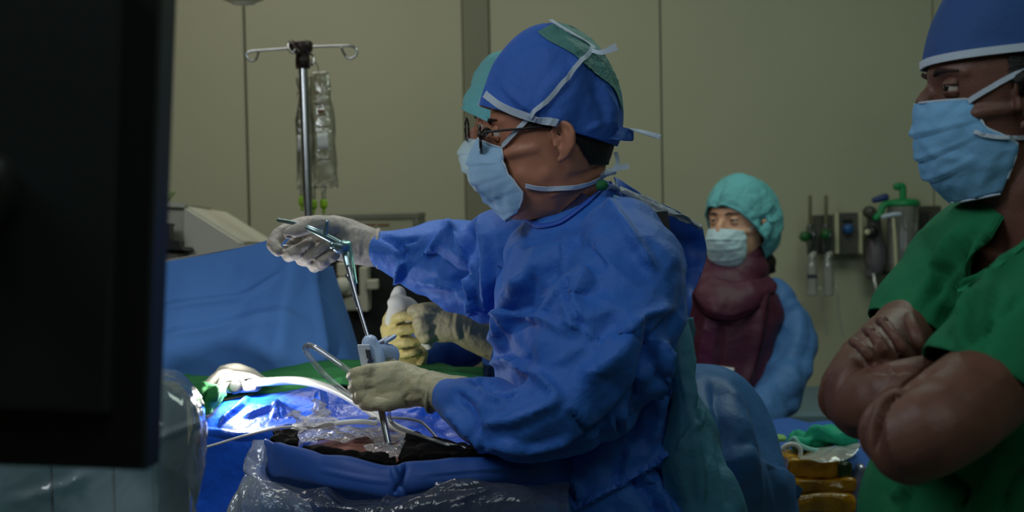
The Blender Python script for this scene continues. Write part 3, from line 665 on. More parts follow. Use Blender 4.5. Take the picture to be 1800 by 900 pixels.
tag(link('raised_field_drape', me, M('rim_blue', (40, 86, 170), .5, bump=.25, bscale=900), solid=.002), 'raised dull blue drape band bordering the exposed skin', 'drape')
# black foam blocks inside the rim
foam = M('foam_black', (7, 6, 6), .95, bump=.6, bscale=260, spec=.1)
for rows, lab in (([[(484, 768, 2.06), (500, 766, 2.06), (522, 766, 2.06)], [(480, 778, 1.99), (500, 780, 1.98), (524, 784, 1.97)], [(486, 788, 1.95), (504, 790, 1.95), (522, 790, 1.95)]], 'fuzzy black foam block at the left end of the field'),
                 ([[(536, 790, 1.94), (580, 796, 1.93), (620, 803, 1.92), (660, 806, 1.91), (696, 813, 1.9)], [(530, 794, 1.92), (580, 800, 1.90), (620, 806, 1.89), (660, 812, 1.88), (694, 818, 1.87)], [(530, 800, 1.91), (580, 808, 1.89), (620, 816, 1.87), (660, 822, 1.86), (694, 826, 1.86)]], 'ragged black foam strip in front of the exposed skin'),
                 ([[(712, 772, 2.06), (750, 774, 2.08), (800, 786, 2.06), (830, 792, 2.04)], [(708, 790, 1.98), (750, 790, 1.98), (800, 798, 1.97), (835, 800, 1.97)], [(702, 812, 1.89), (750, 808, 1.89), (800, 806, 1.89), (840, 806, 1.9)], [(702, 818, 1.88), (750, 814, 1.88), (800, 812, 1.88), (840, 812, 1.89)]], 'large black foam pad right of the exposed skin'),
                 ([[(838, 792, 2.02), (870, 792, 2.02), (910, 794, 2.02)], [(838, 800, 1.96), (870, 800, 1.96), (910, 800, 1.96)], [(840, 808, 1.91), (870, 808, 1.91), (910, 808, 1.93)]], 'thin black foam pad under the blue sleeve')):
    me = sheet(rows, 40, 24); V = vnp(me); ex_ = np.sin(V[:, 0] * 210) * np.sin(V[:, 0] * 97 + 1); V[:, 1] += .004 * ex_; vset(me, V); crumple(me, .0015, 30, 3)
    tag(link('foam_pad', me, foam, solid=.008), lab, 'foam pad', 'black foam pads')
# adhesive film over the skin
wetfilm = film('wet_film', clear=.45, tint=(238, 240, 246), white=.22, rough=.1, wscale=45, wr=.9)
me = sheet([[(512, 752, 2.22), (560, 748, 2.22), (620, 750, 2.22), (690, 756, 2.2), (730, 766, 2.15)], [(516, 768, 2.12), (560, 762, 2.12), (620, 760, 2.12), (690, 766, 2.1), (724, 772, 2.08)],
            [(524, 786, 2.02), (560, 778, 2.03), (620, 770, 2.05), (680, 776, 2.03), (716, 782, 2.02)]], 70, 40)
crumple(me, .003, 18, 51, k=8, sharp=.9); tag(link('incise_film', me, wetfilm), 'crinkled shiny film stuck over upper edge of the skin', 'film')
me = sheet([[(640, 786, 1.97), (665, 782, 1.97), (700, 780, 1.96), (714, 774, 1.97)], [(650, 796, 1.92), (670, 796, 1.91), (690, 794, 1.91), (708, 786, 1.94)], [(672, 802, 1.89), (682, 806, 1.88), (692, 808, 1.88), (702, 800, 1.9)]], 30, 24)
crumple(me, .002, 22, 52); tag(link('incise_film', me, wetfilm), 'grey torn film flap in front of the steel tube', 'film')
t = thing('torn_gauze', at(535, 760, 2.14), 'torn wisps of pale gauze taped over the white cable', 'gauze')
gg = film('gauze_wisp', clear=.9, tint=(216, 212, 214), white=.62, rough=.6, wscale=90, wr=.9)
for rows, sd in (([[(504, 728, 2.19), (514, 722, 2.19), (530, 724, 2.19)], [(516, 742, 2.17), (526, 740, 2.165), (538, 738, 2.17)], [(519, 762, 2.14), (527, 758, 2.13), (537, 756, 2.14)]], 1),
                 ([[(536, 728, 2.18), (556, 722, 2.175), (578, 730, 2.17), (598, 734, 2.16)], [(530, 742, 2.16), (555, 740, 2.155), (578, 742, 2.15), (592, 742, 2.15)], [(534, 750, 2.14), (552, 746, 2.14), (575, 746, 2.14), (586, 746, 2.14)]], 2),
                 ([[(546, 706, 2.2), (556, 700, 2.2), (568, 704, 2.2)], [(550, 720, 2.18), (562, 718, 2.18), (576, 722, 2.18)], [(552, 734, 2.17), (566, 736, 2.165), (582, 738, 2.17)]], 3)):
    me = sheet(rows, 30, 30); V = vnp(me); V += np.array(RT)[None] * (.004 * np.sin(V[:, 2] * 520 + sd))[:, None]; vset(me, V); crumple(me, .0022, 28, 53 + sd); link('wisp', me, gg, t)
# clear pouch hanging off the near left corner, and clear sheet below the rim
pouch = film('pouch_film', clear=.55, tint=(226, 234, 246), white=.45, rough=.14, wscale=30, wr=.8)
me = sheet([[(436, 772, 2.0), (450, 772, 1.985), (462, 773, 1.98), (470, 776, 1.985)], [(432, 798, 1.985), (446, 800, 1.965), (460, 803, 1.96), (471, 806, 1.965)], [(428, 822, 1.97), (440, 830, 1.95), (458, 832, 1.945), (470, 836, 1.955)],
            [(438, 838, 1.955), (450, 842, 1.935), (464, 846, 1.93), (490, 850, 1.93)], [(420, 870, 1.95), (445, 872, 1.92), (475, 876, 1.905), (540, 880, 1.9)], [(400, 905, 1.96), (440, 910, 1.91), (480, 920, 1.89), (560, 930, 1.88)]], 50, 70)
crumple(me, .003, 15, 54, k=7, sharp=.9); tag(link('drape_pouch', me, pouch), 'frosted clear plastic pouch corner left of blue rim', 'pouch')
me = sheet([[(462, 838, 1.90), (540, 856, 1.86), (640, 872, 1.84), (700, 878, 1.83), (780, 858, 1.84), (880, 850, 1.86), (1000, 852, 1.9)], [(458, 860, 1.87), (540, 872, 1.84), (640, 884, 1.82), (700, 884, 1.81), (780, 866, 1.82), (880, 858, 1.84), (1000, 866, 1.88)],
            [(452, 890, 1.86), (540, 898, 1.82), (640, 904, 1.8), (700, 906, 1.79), (780, 896, 1.8), (880, 890, 1.82), (1004, 900, 1.86)], [(440, 1000, 1.86), (540, 1000, 1.82), (640, 1000, 1.8), (700, 1000, 1.79), (780, 1000, 1.8), (880, 1000, 1.82), (1020, 1000, 1.86)]], 130, 50)
crumple(me, .004, 9, 55, k=7, sharp=.9)
sculpt(me, [([(660, 900), (690, 870), (720, 862), (860, 850)], 8, .010, 'r'), ([(800, 880), (870, 860)], 6, .006, 'r'), ([(500, 870), (560, 890), (640, 900)], 9, .008, 'r')])
tag(link('front_film', me, film('front_film', clear=.8, tint=(226, 234, 246), white=.07, rough=.12, wscale=22, wr=.8)), 'clear wrinkled plastic film hanging below the blue rim', 'film')
me = sheet([[(440, 815, 2.03), (540, 838, 1.93), (700, 858, 1.89), (880, 836, 1.93), (1040, 830, 2.0)], [(430, 850, 2.03), (540, 862, 1.94), (700, 880, 1.9), (880, 856, 1.94), (1040, 850, 2.0)], [(415, 920, 2.08), (540, 920, 1.97), (700, 920, 1.93), (880, 920, 1.96), (1040, 920, 2.0)], [(405, 1050, 2.08), (540, 1050, 1.97), (700, 1050, 1.93), (880, 1050, 1.96), (1040, 1050, 2.0)]], 80, 30)
crumple(me, .006, 8, 56); tag(link('under_drape', me, drape_dark, solid=.002), 'dark blue drape hanging behind the clear front film', 'drape')
# bright bent plastic edge at lower left of pouch
tag(link('suction_bag_edge', fixn(tube([(444, 838, 1.96), (428, 862, 1.95), (412, 890, 1.94), (400, 930, 1.93)], [6, 9, 10, 10])), film('bag_edge', clear=.3, tint=(245, 248, 255), white=.5, rough=.1)), 'bright folded clear plastic tube hanging from the pouch corner', 'plastic tube')

# ================================================================== cables and tubes
t = thing('light_cable', at(620, 705, 2.3), 'thick white light cable snaking from glowing gauze to the scope', 'cable')
link('cable', fixn(tube([(440, 674, 2.42), (470, 671, 2.39), (520, 669, 2.37), (560, 676, 2.33), (600, 692, 2.28), (640, 716, 2.22), (680, 742, 2.16), (725, 764, 2.1), (775, 782, 2.04), (815, 792, 2.0)], 7.4, n=14)), cable_white, t)
link('connector', fixn(tube([(418, 676, 2.44), (446, 673, 2.42)], 9, n=14, sub=2)), metal, t)
tag(link('thin_cable', fixn(tube([(340, 792, 2.26), (380, 781, 2.25), (430, 766, 2.24), (490, 752, 2.22), (530, 749, 2.2)], 2.2)), M('cable_grey', (214, 214, 214), .4)), 'thin pale cable crossing the dark blue sheet at left', 'cable')
tag(link('camera_cable', fixn(tube([(515, 756, 2.16), (545, 751, 2.15), (590, 744, 2.15), (632, 741, 2.14), (660, 744, 2.14)], 4.5, n=12)), cable_white), 'white cable running under the torn gauze to the scope', 'cable')
tag(link('irrigation_tube', fixn(tube([(684, 722, 2.06), (686, 738, 2.06), (700, 752, 2.04), (740, 766, 2.0), (790, 783, 1.97)], 3.2)), clear_tube), 'clear thin tube running right from below the gloved fist', 'tube')
tag(link('drain_tube', fixn(tube([(650, 735, 2.18), (700, 735, 2.16), (735, 740, 2.14), (752, 752, 2.12), (780, 782, 2.08), (800, 792, 2.06)], 2.6)), M('tube_grey', (150, 152, 160), .3)), 'grey thin tube bending behind the gloved fist', 'tube')
tag(link('clear_hose', fixn(tube([(628, 704, 2.1), (600, 684, 2.1), (572, 660, 2.1), (548, 632, 2.1), (537, 614, 2.1), (541, 607, 2.09), (556, 612, 2.08), (580, 628, 2.07), (604, 645, 2.06), (620, 656, 2.06)], 5, n=12)), clear_tube), 'bent loop of clear hose left of the gloved fist', 'hose')
# glowing gauze over the cable end
me = sheet([[(352, 676, 2.5), (375, 655, 2.52), (390, 642, 2.53), (415, 642, 2.54), (440, 650, 2.54), (472, 664, 2.52)], [(362, 678, 2.46), (380, 662, 2.46), (395, 655, 2.46), (418, 655, 2.46), (440, 660, 2.46), (472, 668, 2.46)],
            [(372, 680, 2.43), (385, 672, 2.42), (400, 668, 2.41), (420, 668, 2.41), (440, 668, 2.41), (466, 671, 2.43)]], 40, 30)
crumple(me, .003, 12, 61); gz = M('gauze_white', (240, 232, 216), .8, bump=.4, bscale=700)
tag(link('gauze', me, gz, solid=.001), 'folded white gauze brightly lit by the lamp end of cable', 'gauze')
t = thing('cable_clamp', at(410, 690, 2.43), 'small grey clamp with black round hole under lit gauze', 'clamp')
link('body', fixn(limb([(392, 681, 2.42, 9, .02), (420, 680, 2.42, 10, .02), (452, 680, 2.42, 8, .02)], e=4)), M('clamp_grey', (120, 112, 104), .5), t)
link('ring', fixn(lathew(at(414, 680, 2.40), -FW, [(.006, -.01), (.012, -.01), (.012, .006), (.006, .006)], 20)), black_plastic, t)
l = bpy.data.lights.new('cable_tip_light', 'POINT'); l.energy = 2.0; l.shadow_soft_size = .008; l.color = (1, .96, .88)
lo = bpy.data.objects.new('cable_tip_light', l); COL.objects.link(lo); lo.location = at(414, 660, 2.385)

# ================================================================== scope and forceps
t = thing('working_scope', at(684, 786, 2.05), 'steel scope tube with pale blue housing held in gloved fist', 'scope')
hs = M('housing_blue', (168, 192, 222), .4); hd = M('housing_white', (205, 212, 226), .35)
link('tube', fixn(tube([(664, 690, 2.07), (684, 787, 2.04)], 6.2, n=18, sub=2)), metal, t)
link('housing', fixn(limb([(650, 602, 2.09, 14, .014), (655, 622, 2.09, 20, .018), (658, 650, 2.08, 20, .018), (662, 690, 2.07, 12, .012)], e=3)), hs, t)
link('front_plate', fixn(boxw(at(643, 626, 2.07), RT * .009, FW * .005, (UP + RT * -.2) * .017, .2)), hd, t, smooth=False)
link('latch', fixn(boxw(at(648, 622, 2.063), RT * .0035, FW * .004, (UP + RT * -.2) * .007, .3)), metal_dull, t, smooth=False)
link('latch', fixn(boxw(at(652, 634, 2.063), RT * .004, FW * .004, (UP + RT * .6) * .003, .3)), M('slot_navy', (40, 48, 90), .5), t, smooth=False)
for k in range(3): link('knob', fixn(limb([(662 + k * 7, 606 - k * 2, 2.1, 4, .008), (678 + k * 7, 596 - k * 2, 2.11, 4, .008)])), hs if k != 1 else M('knob_mauve', (110, 96, 120), .4), t)
link('side_port', fixn(limb([(672, 616, 2.1, 14, .012), (688, 622, 2.11, 15, .012), (690, 636, 2.11, 9, .01)])), hs, t)
t = thing('forceps', at(640, 560, 2.2), 'long steel grasping forceps held by the raised gloved hand', 'forceps')
st = M('steel_teal', (150, 176, 180), .3, metal=.9)
DF = 2.29
link('shaft', fixn(tube([(612, 470, 2.275), (628, 530, 2.2), (651, 606, 2.1)], [4.5, 3.6, 3.4], n=12)), metal_dull, t)
link('blade', fixn(limb([(604, 428, DF, 7, .006), (610, 450, DF, 8, .006), (617, 480, 2.275, 7, .006), (622, 495, 2.26, 4, .005)], e=3)), st, t)
link('rail', fixn(tube([(615, 427, DF - .006), (621, 460, DF - .008), (627, 498, 2.25)], 1.6)), M('rail_green', (150, 214, 190), .3, metal=.6), t)
link('collar', fixn(tube([(612, 484, 2.27), (620, 498, 2.26), (624, 520, 2.22), (630, 540, 2.19)], [5.5, 5, 4.4, 3.6])), metal, t)
link('pivot', fixn(limb([(585, 430, DF - .012, 8, .006), (600, 434, DF - .01, 12, .007), (612, 430, DF, 8, .006)])), st, t)
link('screw', fixn(lathew(at(585, 437, DF - .02), -FW, [(.001, 0), (.0022, 0), (.0018, .003), (.001, .0032)], 12)), metal, t)
link('handle_arm', fixn(limb([(600, 430, DF - .01, 6, .005), (570, 414, DF - .015, 6, .005), (545, 402, DF - .012, 5, .004), (515, 392, DF + .01, 4, .004), (490, 387, DF + .03, 3.5, .004)])), st, t)
link('spur', fixn(limb([(571, 414, DF - .016, 5, .004), (573, 402, DF - .02, 4, .003), (575, 390, DF - .022, 3, .003)])), st, t)
link('handle_arm', fixn(limb([(594, 440, DF - .005, 5, .004), (570, 440, DF + .05, 4, .004), (530, 434, DF + .055, 2.5, .003), (498, 432, DF + .045, 2, .003)])), metal, t)

# ================================================================== people
class Head:
    """head-local frame: x to the face, y to its left, z up, origin between the ears"""
    def __init__(s, px, py, d, face, pitch=0, scale=1.0, tilt=0):
        f = Vector((face[0], face[1], 0)).normalized(); l = Vector((-f.y, f.x, 0)); z = Vector((0, 0, 1))
        R = Matrix(((f.x, l.x, z.x), (f.y, l.y, z.y), (f.z, l.z, z.z))) @ Matrix.Rotation(math.radians(-pitch), 3, 'Y') @ Matrix.Rotation(math.radians(tilt), 3, 'X')
        s.R = np.array(R) * scale; s.o = np.array(at(px, py, d)); s.sc = scale
    def w(s, P): return np.asarray(P, float) @ s.R.T + s.o
    def wv(s, p): return Vector(s.w(np.array([p]))[0])
    def wd(s, v): return np.array(v, float) @ s.R.T
    def part(s, VF): return (s.w(np.array(VF[0])), VF[1])
TAB = [(.122, .012, -.022, .012), (.118, .036, -.045, .034), (.105, .060, -.070, .053), (.085, .079, -.088, .067), (.060, .090, -.099, .0745), (.036, .0935, -.102, .0765), (.016, .090, -.102, .0755),
       (-.004, .087, -.098, .0725), (-.024, .087, -.090, .069), (-.044, .089, -.077, .066), (-.064, .090, -.060, .061), (-.084, .087, -.036, .052), (-.100, .080, -.010, .042), (-.110, .066, .008, .028)]
def head_parts(nose=.118, ear=.85, ex=0.0, occ=1.0):
    rings = []
    for z, fr, bk, hw in TAB:
        bk = bk * occ if bk < 0 else bk
        t = np.linspace(0, 2 * math.pi, 36, endpoint=False); c, sn = np.cos(t), np.sin(t)
        cx = .0; k = 2 / 2.25
        x = np.where(c > 0, cx + (fr - cx) * np.abs(c) ** k, cx - (cx - bk) * np.abs(c) ** .95); y = hw * np.sign(sn) * np.abs(sn) ** .92
        rings.append(np.stack([x, y, np.full_like(x, z)], 1))
    P = [loft(rings)]
    ref = (0, 1, 0)
    P.append(limbw([(.082, 0, .02), (.098, 0, .004), (nose - .012, 0, -.02), (nose - .014, 0, -.03)], [.01, .010, .012, .008], [.007, .009, .012, .014], ref=ref))
    for s in (-1, 1):
        P.append(limbw([(.080, .012 * s, .033), (.082, .03 * s, .038), (.066, .052 * s, .034)], [.008, .008, .007], [.008, .008, .007], ref=(0, 0, 1)))
        P.append(limbw([(.075, .034 * s, -.015), (.05, .056 * s, -.012), (.02, .066 * s, -.008)], [.011, .011, .008], [.009, .009, .009], ref=(0, 0, 1)))
        P.append(limbw([(.085, .006 * s, -.052), (.08, .026 * s, -.056)], [.008, .006], [.008, .008], ref=(0, 0, 1)))
        # ear: helix, antihelix, concha plate, lobe, tragus
        e = lambda x, z, o=0: ((-.006 + ex + x * ear), (.075 + .006 + o) * s, z * ear - .004)
        hx = [e(.010, .006, 0), e(.012, .022, .003), e(.004, .033, .006), e(-.010, .034, .010), e(-.022, .024, .013), e(-.025, .006, .013), e(-.018, -.012, .010), e(-.006, -.024, .005), e(.004, -.029, .003)]
        P.append(limbw(hx, [.0042] * 6 + [.0045, .005, .006], [.004] * 9, n=10, ref=(0, 1, 0)))
        P.append(limbw([e(-.006, .026, .005), e(-.013, .012, .009), e(-.011, -.006, .008), e(-.002, -.014, .005)], [.004] * 4, [.004] * 4, n=10, ref=(0, 1, 0)))
        P.append(limbw([e(.004, .02, -.004), e(-.012, .018, .001), e(-.014, 0, .001), e(-.004, -.014, -.002)], [.011, .012, .012, .009], [.004] * 4, n=12, ref=(0, 1, 0)))
        P.append(limbw([e(.009, .003, 0), e(.009, -.006, .002)], [.004] * 2, [.006] * 2, n=10, ref=(0, 1, 0)))
    return P
def socket(me, H):
    V = vnp(me)
    for sgn in (-1, 1):
        c = H.wv((.088, .032 * sgn, .018)); r = np.linalg.norm(V - np.array(c), axis=1); V = V - H.wd((.007, 0, 0)) * np.exp(-(r / .014) ** 2)[:, None]
    vset(me, V)
def eyes(H, parent, skin, look=(0, 0), brow=hair_black):
    for sgn in (1, -1):
        c = (.0735, .032 * sgn, .018)
        ey = link('eye', fixn(H.part(ellipsoid(c, (.0122, 0, 0), (0, .0122, 0), (0, 0, .0122)))), eye_white, parent)
        dirv = Vector((1, look[0], look[1])).normalized()
        link('iris', fixn(H.part(lathew(np.array(c) + np.array(dirv) * .0108, dirv, [(.0062, 0), (.0052, .0014), (.003, .0022), (.0003, .0024)], 20, ref=(0, 0, 1)))), eye_iris, ey)
        for nm, lo, hi in (('upper_eyelid', 12, 88), ('lower_eyelid', -80, -18)):
            G = []
            for v in np.linspace(lo, hi, 10):
                G.append([[c[0] + .0138 * math.cos(math.radians(v)) * math.cos(u), c[1] + .0150 * math.sin(u) * math.cos(math.radians(v)) ** .5, c[2] + .0138 * math.sin(math.radians(v)) * (1 if nm[0] == 'l' else 1)] for u in np.linspace(-1.45, 1.45, 18)])
            G = np.array(G); me = gridmesh(H.w(G.reshape(-1, 3)).reshape(G.shape)); link(nm, me, skin, parent, solid=-.0012)
        if brow:
            link('eyebrow', fixn(H.part(limbw([(.0905, .014 * sgn, .034), (.0910, .028 * sgn, .038), (.076, .05 * sgn, .036)], [.0026, .003, .0015], [.0022, .0022, .0015], ref=(1, 0, 0)))), brow, parent)
def shell(me, H, pred, off, mat_, parent, name='hair'):
    """a copy of the skin where pred(local coords) holds, lifted off it"""
    V = vnp(me); Lc = (V - H.o) @ np.linalg.inv(H.R).T; keep = pred(Lc); Nn = nnp(me); idx = -np.ones(len(V), int)
    Fs = [tuple(p.vertices) for p in me.polygons if all(keep[i] for i in p.vertices)]
    used = sorted({i for f in Fs for i in f}); idx[used] = range(len(used))
    m2 = mesh((V[used] + Nn[used] * off, [tuple(idx[i] for i in f) for f in Fs]))
    return link(name, m2, mat_, parent, solid=.002)
def capshape(H, sag, lat, plane, seed, amp=.004, freq=9, cx=(-.005, .02), nl=64, na=96):
    """cap: sagittal radius table sag[(deg,r)], half width lat[(deg,w)]; cut open along plane (point, normal)"""
    A = np.linspace(0, 360, na, endpoint=False); sr = np.interp(A, [p[0] for p in sag], [p[1] for p in sag]); lw = np.interp(A, [p[0] for p in lat], [p[1] for p in lat])
    k = np.ones(9) / 9
    sr = np.convolve(np.concatenate([sr[-4:], sr, sr[:4]]), k, 'valid'); lw = np.convolve(np.concatenate([lw[-4:], lw, lw[:4]]), k, 'valid')
    rings = []
    for j in range(nl + 1):
        lam = -math.pi / 2 + math.pi * j / nl; cl = max(math.cos(lam), 1e-3) ** .85
        rings.append(np.stack([cx[0] + sr * cl * np.cos(np.radians(A)), lw * math.sin(lam), cx[1] + sr * cl * np.sin(np.radians(A))], 1))
    me = fixn(H.part(loft(rings))); crumple(me, amp, freq, seed)
    bm = bmesh.new(); bm.from_mesh(me); pc = H.wv(plane[0]); pn = Vector(H.wd(plane[1])).normalized()
    bmesh.ops.bisect_plane(bm, geom=bm.verts[:] + bm.edges[:] + bm.faces[:], plane_co=pc, plane_no=pn, clear_inner=True)
    loop = [e for e in bm.edges if e.is_boundary]; pts = [v.co.copy() for e in loop for v in e.verts[:1]]
    c = sum(pts, Vector()) / len(pts); a = Vector(H.wd((1, 0, 0))).normalized(); b = pn.cross(a)
    pts.sort(key=lambda p: math.atan2((p - c).dot(b), (p - c).dot(a))); bm.to_mesh(me); bm.free(); me.update()
    return me, pts, pn
def rimband(pts, pn, wid, th=.003, keep=None):
    """band sewn along the cap's open edge"""
    P = np.array([list(p) for p in pts]); P = P[::max(1, len(P) // 60)]; c = P.mean(0)
    if keep:
        k = np.array([keep(p) for p in P]); s0 = next(i for i in range(len(P)) if k[i] and not k[i - 1]); P = np.roll(P, -s0, 0); k = np.roll(k, -s0); P = P[:int(np.argmin(k))]
    n = np.array(pn); rings = []
    for p in P:
        o = p - c; o -= (o @ n) * n; o /= np.linalg.norm(o)
        rings.append(np.array([p + n * wid + o * th, p - n * wid * .15 + o * th, p - n * wid * .15 - o * th * .4, p + n * wid - o * th * .4]))
    return loft(rings, closed=not keep)
def facemask(H, rows, mat_, parent, pleats=(.3, .52, .74), nu=56, nv=48, pa=.0035, flat=1.0):
    R = catmull(np.array(rows), nv); G = np.zeros((nv, nu, 3))
    for i in range(nv):
        xc, zc, xe, ye, ze = R[i]
        for j, u in enumerate(np.linspace(-1, 1, nu)):
            a = abs(u) * math.pi / 2
            G[i, j] = (xe + (xc - xe) * math.cos(a) ** flat, ye * math.sin(a) * np.sign(u), ze + (zc - ze) * math.cos(a) ** 1.2)
            v = i / (nv - 1)
            for p in pleats:
                s = (v - p) / .09
                if -1 < s < 1: G[i, j, 0] += pa * (1 - abs(s)) * (1 if s < 0 else -.6) * (1 - .3 * abs(u))
    me = gridmesh(H.w(G.reshape(-1, 3)).reshape(G.shape)); crumple(me, .0008, 30, 8)
    o = link('face_mask', me, mat_, parent, solid=-.0012)
    return o, H.w(G.reshape(-1, 3)).reshape(G.shape)
def edge_tube(P, r): return fixn(tubew([Vector(p) for p in P], r, n=8, sub=1))
def wmesh(o):
    """world-space BVH of an object"""
    me = o.data; V = vnp(me) + np.array(wloc(o)); return BVHTree.FromPolygons([Vector(v) for v in V], [tuple(p.vertices) for p in me.polygons])
def legs(parent, x, y, face, zt, mat_, shoe, sep=.09):
    f = Vector((face[0], face[1], 0)).normalized(); l = Vector((-f.y, f.x, 0))
    for s in (-1, 1):
        b = Vector((x, y, 0)) + l * sep * s
        link('trouser_leg', fixn(limbw([b + Vector((0, 0, zt)), b + Vector((0, 0, zt * .55)) + f * .01, b + Vector((0, 0, .06))], [.085, .07, .065], [.09, .075, .07])), mat_, parent)
        link('shoe', fixn(limbw([b - f * .06 + Vector((0, 0, .042)), b + f * .05 + Vector((0, 0, .04)), b + f * .15 + Vector((0, 0, .03))], [.04, .042, .03], [.04, .045, .03], ref=(0, 0, 1))), shoe, parent)

# ------------------------------------------------------------------ surgeon
DS = 2.1
SG = thing('person', (at(1060, 900, DS).x, at(1060, 900, DS).y, 0), 'surgeon in blue gown and blue tied cap operating at the table', 'person')
H = Head(974, 252, DS, (-1, .14), pitch=-2)
neck = limb([(1006, 270, 2.1, 62, .055), (1000, 320, 2.105, 60, .055), (990, 370, 2.12, 58, .052), (1000, 430, 2.13, 54, .06), (1015, 500, 2.13, 60, .08)])
me = fuse([H.part(p) for p in head_parts(ex=-.012, occ=.88, ear=.82)] + [neck], .0034, 3); socket(me, H)
sculpt(me, [([(1060, 300), (1010, 328), (960, 345)], 9, .003, 's'), ([(1065, 285), (1030, 305), (1000, 312)], 6, -.003, 's'), ([(905, 300), (940, 318), (970, 300)], 18, .003, 's')])
BODY = bvh(me); head_me = me.copy()
link('body', me, skin_asian, SG); eyes(H, SG, skin_asian)
shell(head_me, H, lambda L: (L[:, 0] < -.036 - .5 * np.maximum(0, -L[:, 2])) & (L[:, 2] > -.036 + .25 * np.maximum(0, L[:, 0] + .055)) & (L[:, 2] < .05) & (np.abs(L[:, 1]) < .0795), .002, hair_black, SG)
shell(head_me, H, lambda L: (L[:, 0] > .012) & (L[:, 0] < .03) & (L[:, 2] > .018) & (L[:, 2] < .06) & (L[:, 1] > .05), .001, hair_black, SG, 'sideburn')
# cap
cc = H.wv((-.005, 0, .02)); ccx, ccy, _ = proj(np.array([list(cc)])); sag = []
for px, py in ((852, 170), (860, 140), (872, 115), (900, 79), (926, 57), (960, 42), (985, 41), (1004, 46), (1030, 64), (1060, 93), (1078, 130), (1089, 165), (1094, 195), (1099, 225)):
    X, Y = (ccx[0] - px) * DS / FPX, (ccy[0] - py) * DS / FPX; sag.append((math.degrees(math.atan2(Y, X)) % 360, math.hypot(X, Y) + .001))
sag = sorted([(0, .118)] + sag + [(195, .093), (230, .09), (300, .1), (360, .118)])
lat = [(0, .078), (60, .09), (100, .092), (150, .09), (200, .082), (360, .078)]
plane = ((.1, 0, .060), (-.34, 0, .94))
cap_blue = M('cap_blue', (54, 108, 204), .7, bump=.3, bscale=1100, wr=.3, wscale=24, crease=.3, cscale=18)
me, rim, pn = capshape(H, sag, lat, plane, 71, .0022, 11)
sculpt(me, [([(870, 150), (890, 172), (915, 190)], 8, -.005, 'r'), ([(885, 150), (905, 172), (935, 192)], 7, .005, 'r'), ([(1000, 120), (960, 160), (945, 200)], 12, .005, 's'), ([(1040, 150), (1060, 190), (1065, 230)], 12, -.005, 's'), ([(960, 100), (1010, 110), (1024, 130)], 8, .005, 'r'), ([(880, 165), (920, 190), (960, 205)], 6, .004, 'r'), ([(1030, 230), (1070, 215), (1095, 235)], 7, .005, 'r'), ([(930, 80), (990, 95), (1045, 135), (1085, 190)], 6, .004, 'r')])
CAPT = bvh(me); cap = link('surgical_cap', me, cap_blue, SG, solid=-.001)
# pale green back panel of the cap (crown strip)
pts = []
CH = [[(945, 58), (975, 44), (1000, 44), (1030, 60)], [(965, 74), (1000, 68), (1030, 74), (1058, 92)], [(1005, 96), (1032, 96), (1055, 104), (1078, 124)], [(1030, 118), (1052, 124), (1072, 136), (1088, 166)], [(1056, 140), (1070, 150), (1082, 168), (1092, 200)]]
def patch(ctrl, trees, off, nu=24, nv=24, d=2.1):
    c2 = np.stack([catmull(np.array(r, float), nu) for r in ctrl]); c2 = np.stack([catmull(c2[:, j], nv) for j in range(nu)], 1)
    G = np.zeros((nv, nu, 3)); 
    for i in range(nv):
        for j in range(nu): G[i, j] = hit(c2[i, j, 0], c2[i, j, 1], trees, off, d)[0]
    return gridmesh(G)
me = patch(CH, [CAPT], .0025); link('crown_panel', me, M('cap_green_panel', (84, 142, 138), .6, bump=.3, bscale=900, wr=.5, wscale=50), cap, solid=.0008, label='pale green crown panel')
band = rimband(rim, pn, .0105, .003, keep=lambda p: (H.R.T @ (np.array(p) - H.o))[0] > -.004 and (H.R.T @ (np.array(p) - H.o))[1] < .02)
link('cap_band', fixn(strap([(855, 166), (866, 174), (880, 184), (905, 196), (935, 206), (960, 212), (980, 215)], [CAPT], 13, .003)), white_tape, cap, label='white edge band')
link('cap_band', fixn(band), white_tape, cap, smooth=False, label='white edge band')
# tail of the cap behind
me = sheet([[(1082, 222, 2.06), (1100, 226, 2.07), (1112, 230, 2.08)], [(1078, 238, 2.05), (1096, 242, 2.06), (1112, 244, 2.08)], [(1050, 244, 2.04), (1085, 247, 2.05), (1110, 246, 2.08)]], 14, 12); link('cap_tail', me, cap_blue, cap, solid=.002)
link('cap_tie', fixn(ribbon([at(1106, 226, 2.07), at(1130, 232, 2.06), at(1161, 241, 2.06)], [UP, UP - FW, -FW], .0075)), white_tape, cap)
# mask
rows = [(.113, .014, .071, .052, -.004), (.127, -.010, .069, .058, -.020), (.129, -.038, .066, .061, -.034), (.117, -.066, .055, .063, -.052), (.097, -.090, .043, .061, -.074), (.078, -.112, .054, .049, -.100)]
mk, MG = facemask(H, rows, mask_blue, SG)
link('mask_edge', edge_tube([MG[i, -1] for i in range(0, MG.shape[0], 4)], .0016), white_tape, mk); link('mask_edge', edge_tube([MG[0, j] for j in range(0, MG.shape[1], 3)], .0016), white_tape, mk)
MT = wmesh(mk); TT = [BODY, CAPT, MT]
link('upper_tie', fixn(strap([(887, 258), (900, 241), (925, 214), (955, 183), (985, 150), (1010, 120), (1030, 98), (1040, 86)], TT, 8, .005)), white_tape, mk)
link('upper_tie', fixn(strap([(968, 41), (985, 52), (1008, 66), (1028, 78), (1042, 88)], [CAPT], 7, .005)), white_tape, mk)
link('tie_tail', fixn(ribbon([at(1040, 89, 2.04), at(1058, 92, 2.03), at(1084, 82, 2.03)], [-FW, -FW, -FW], [.005, .007, .011])), white_tape, mk)
link('lower_tie', fixn(strap([(925, 325), (945, 329), (975, 331), (1005, 329), (1030, 323), (1052, 313), (1066, 303)], [BODY], 8, .003)), white_tape, mk)
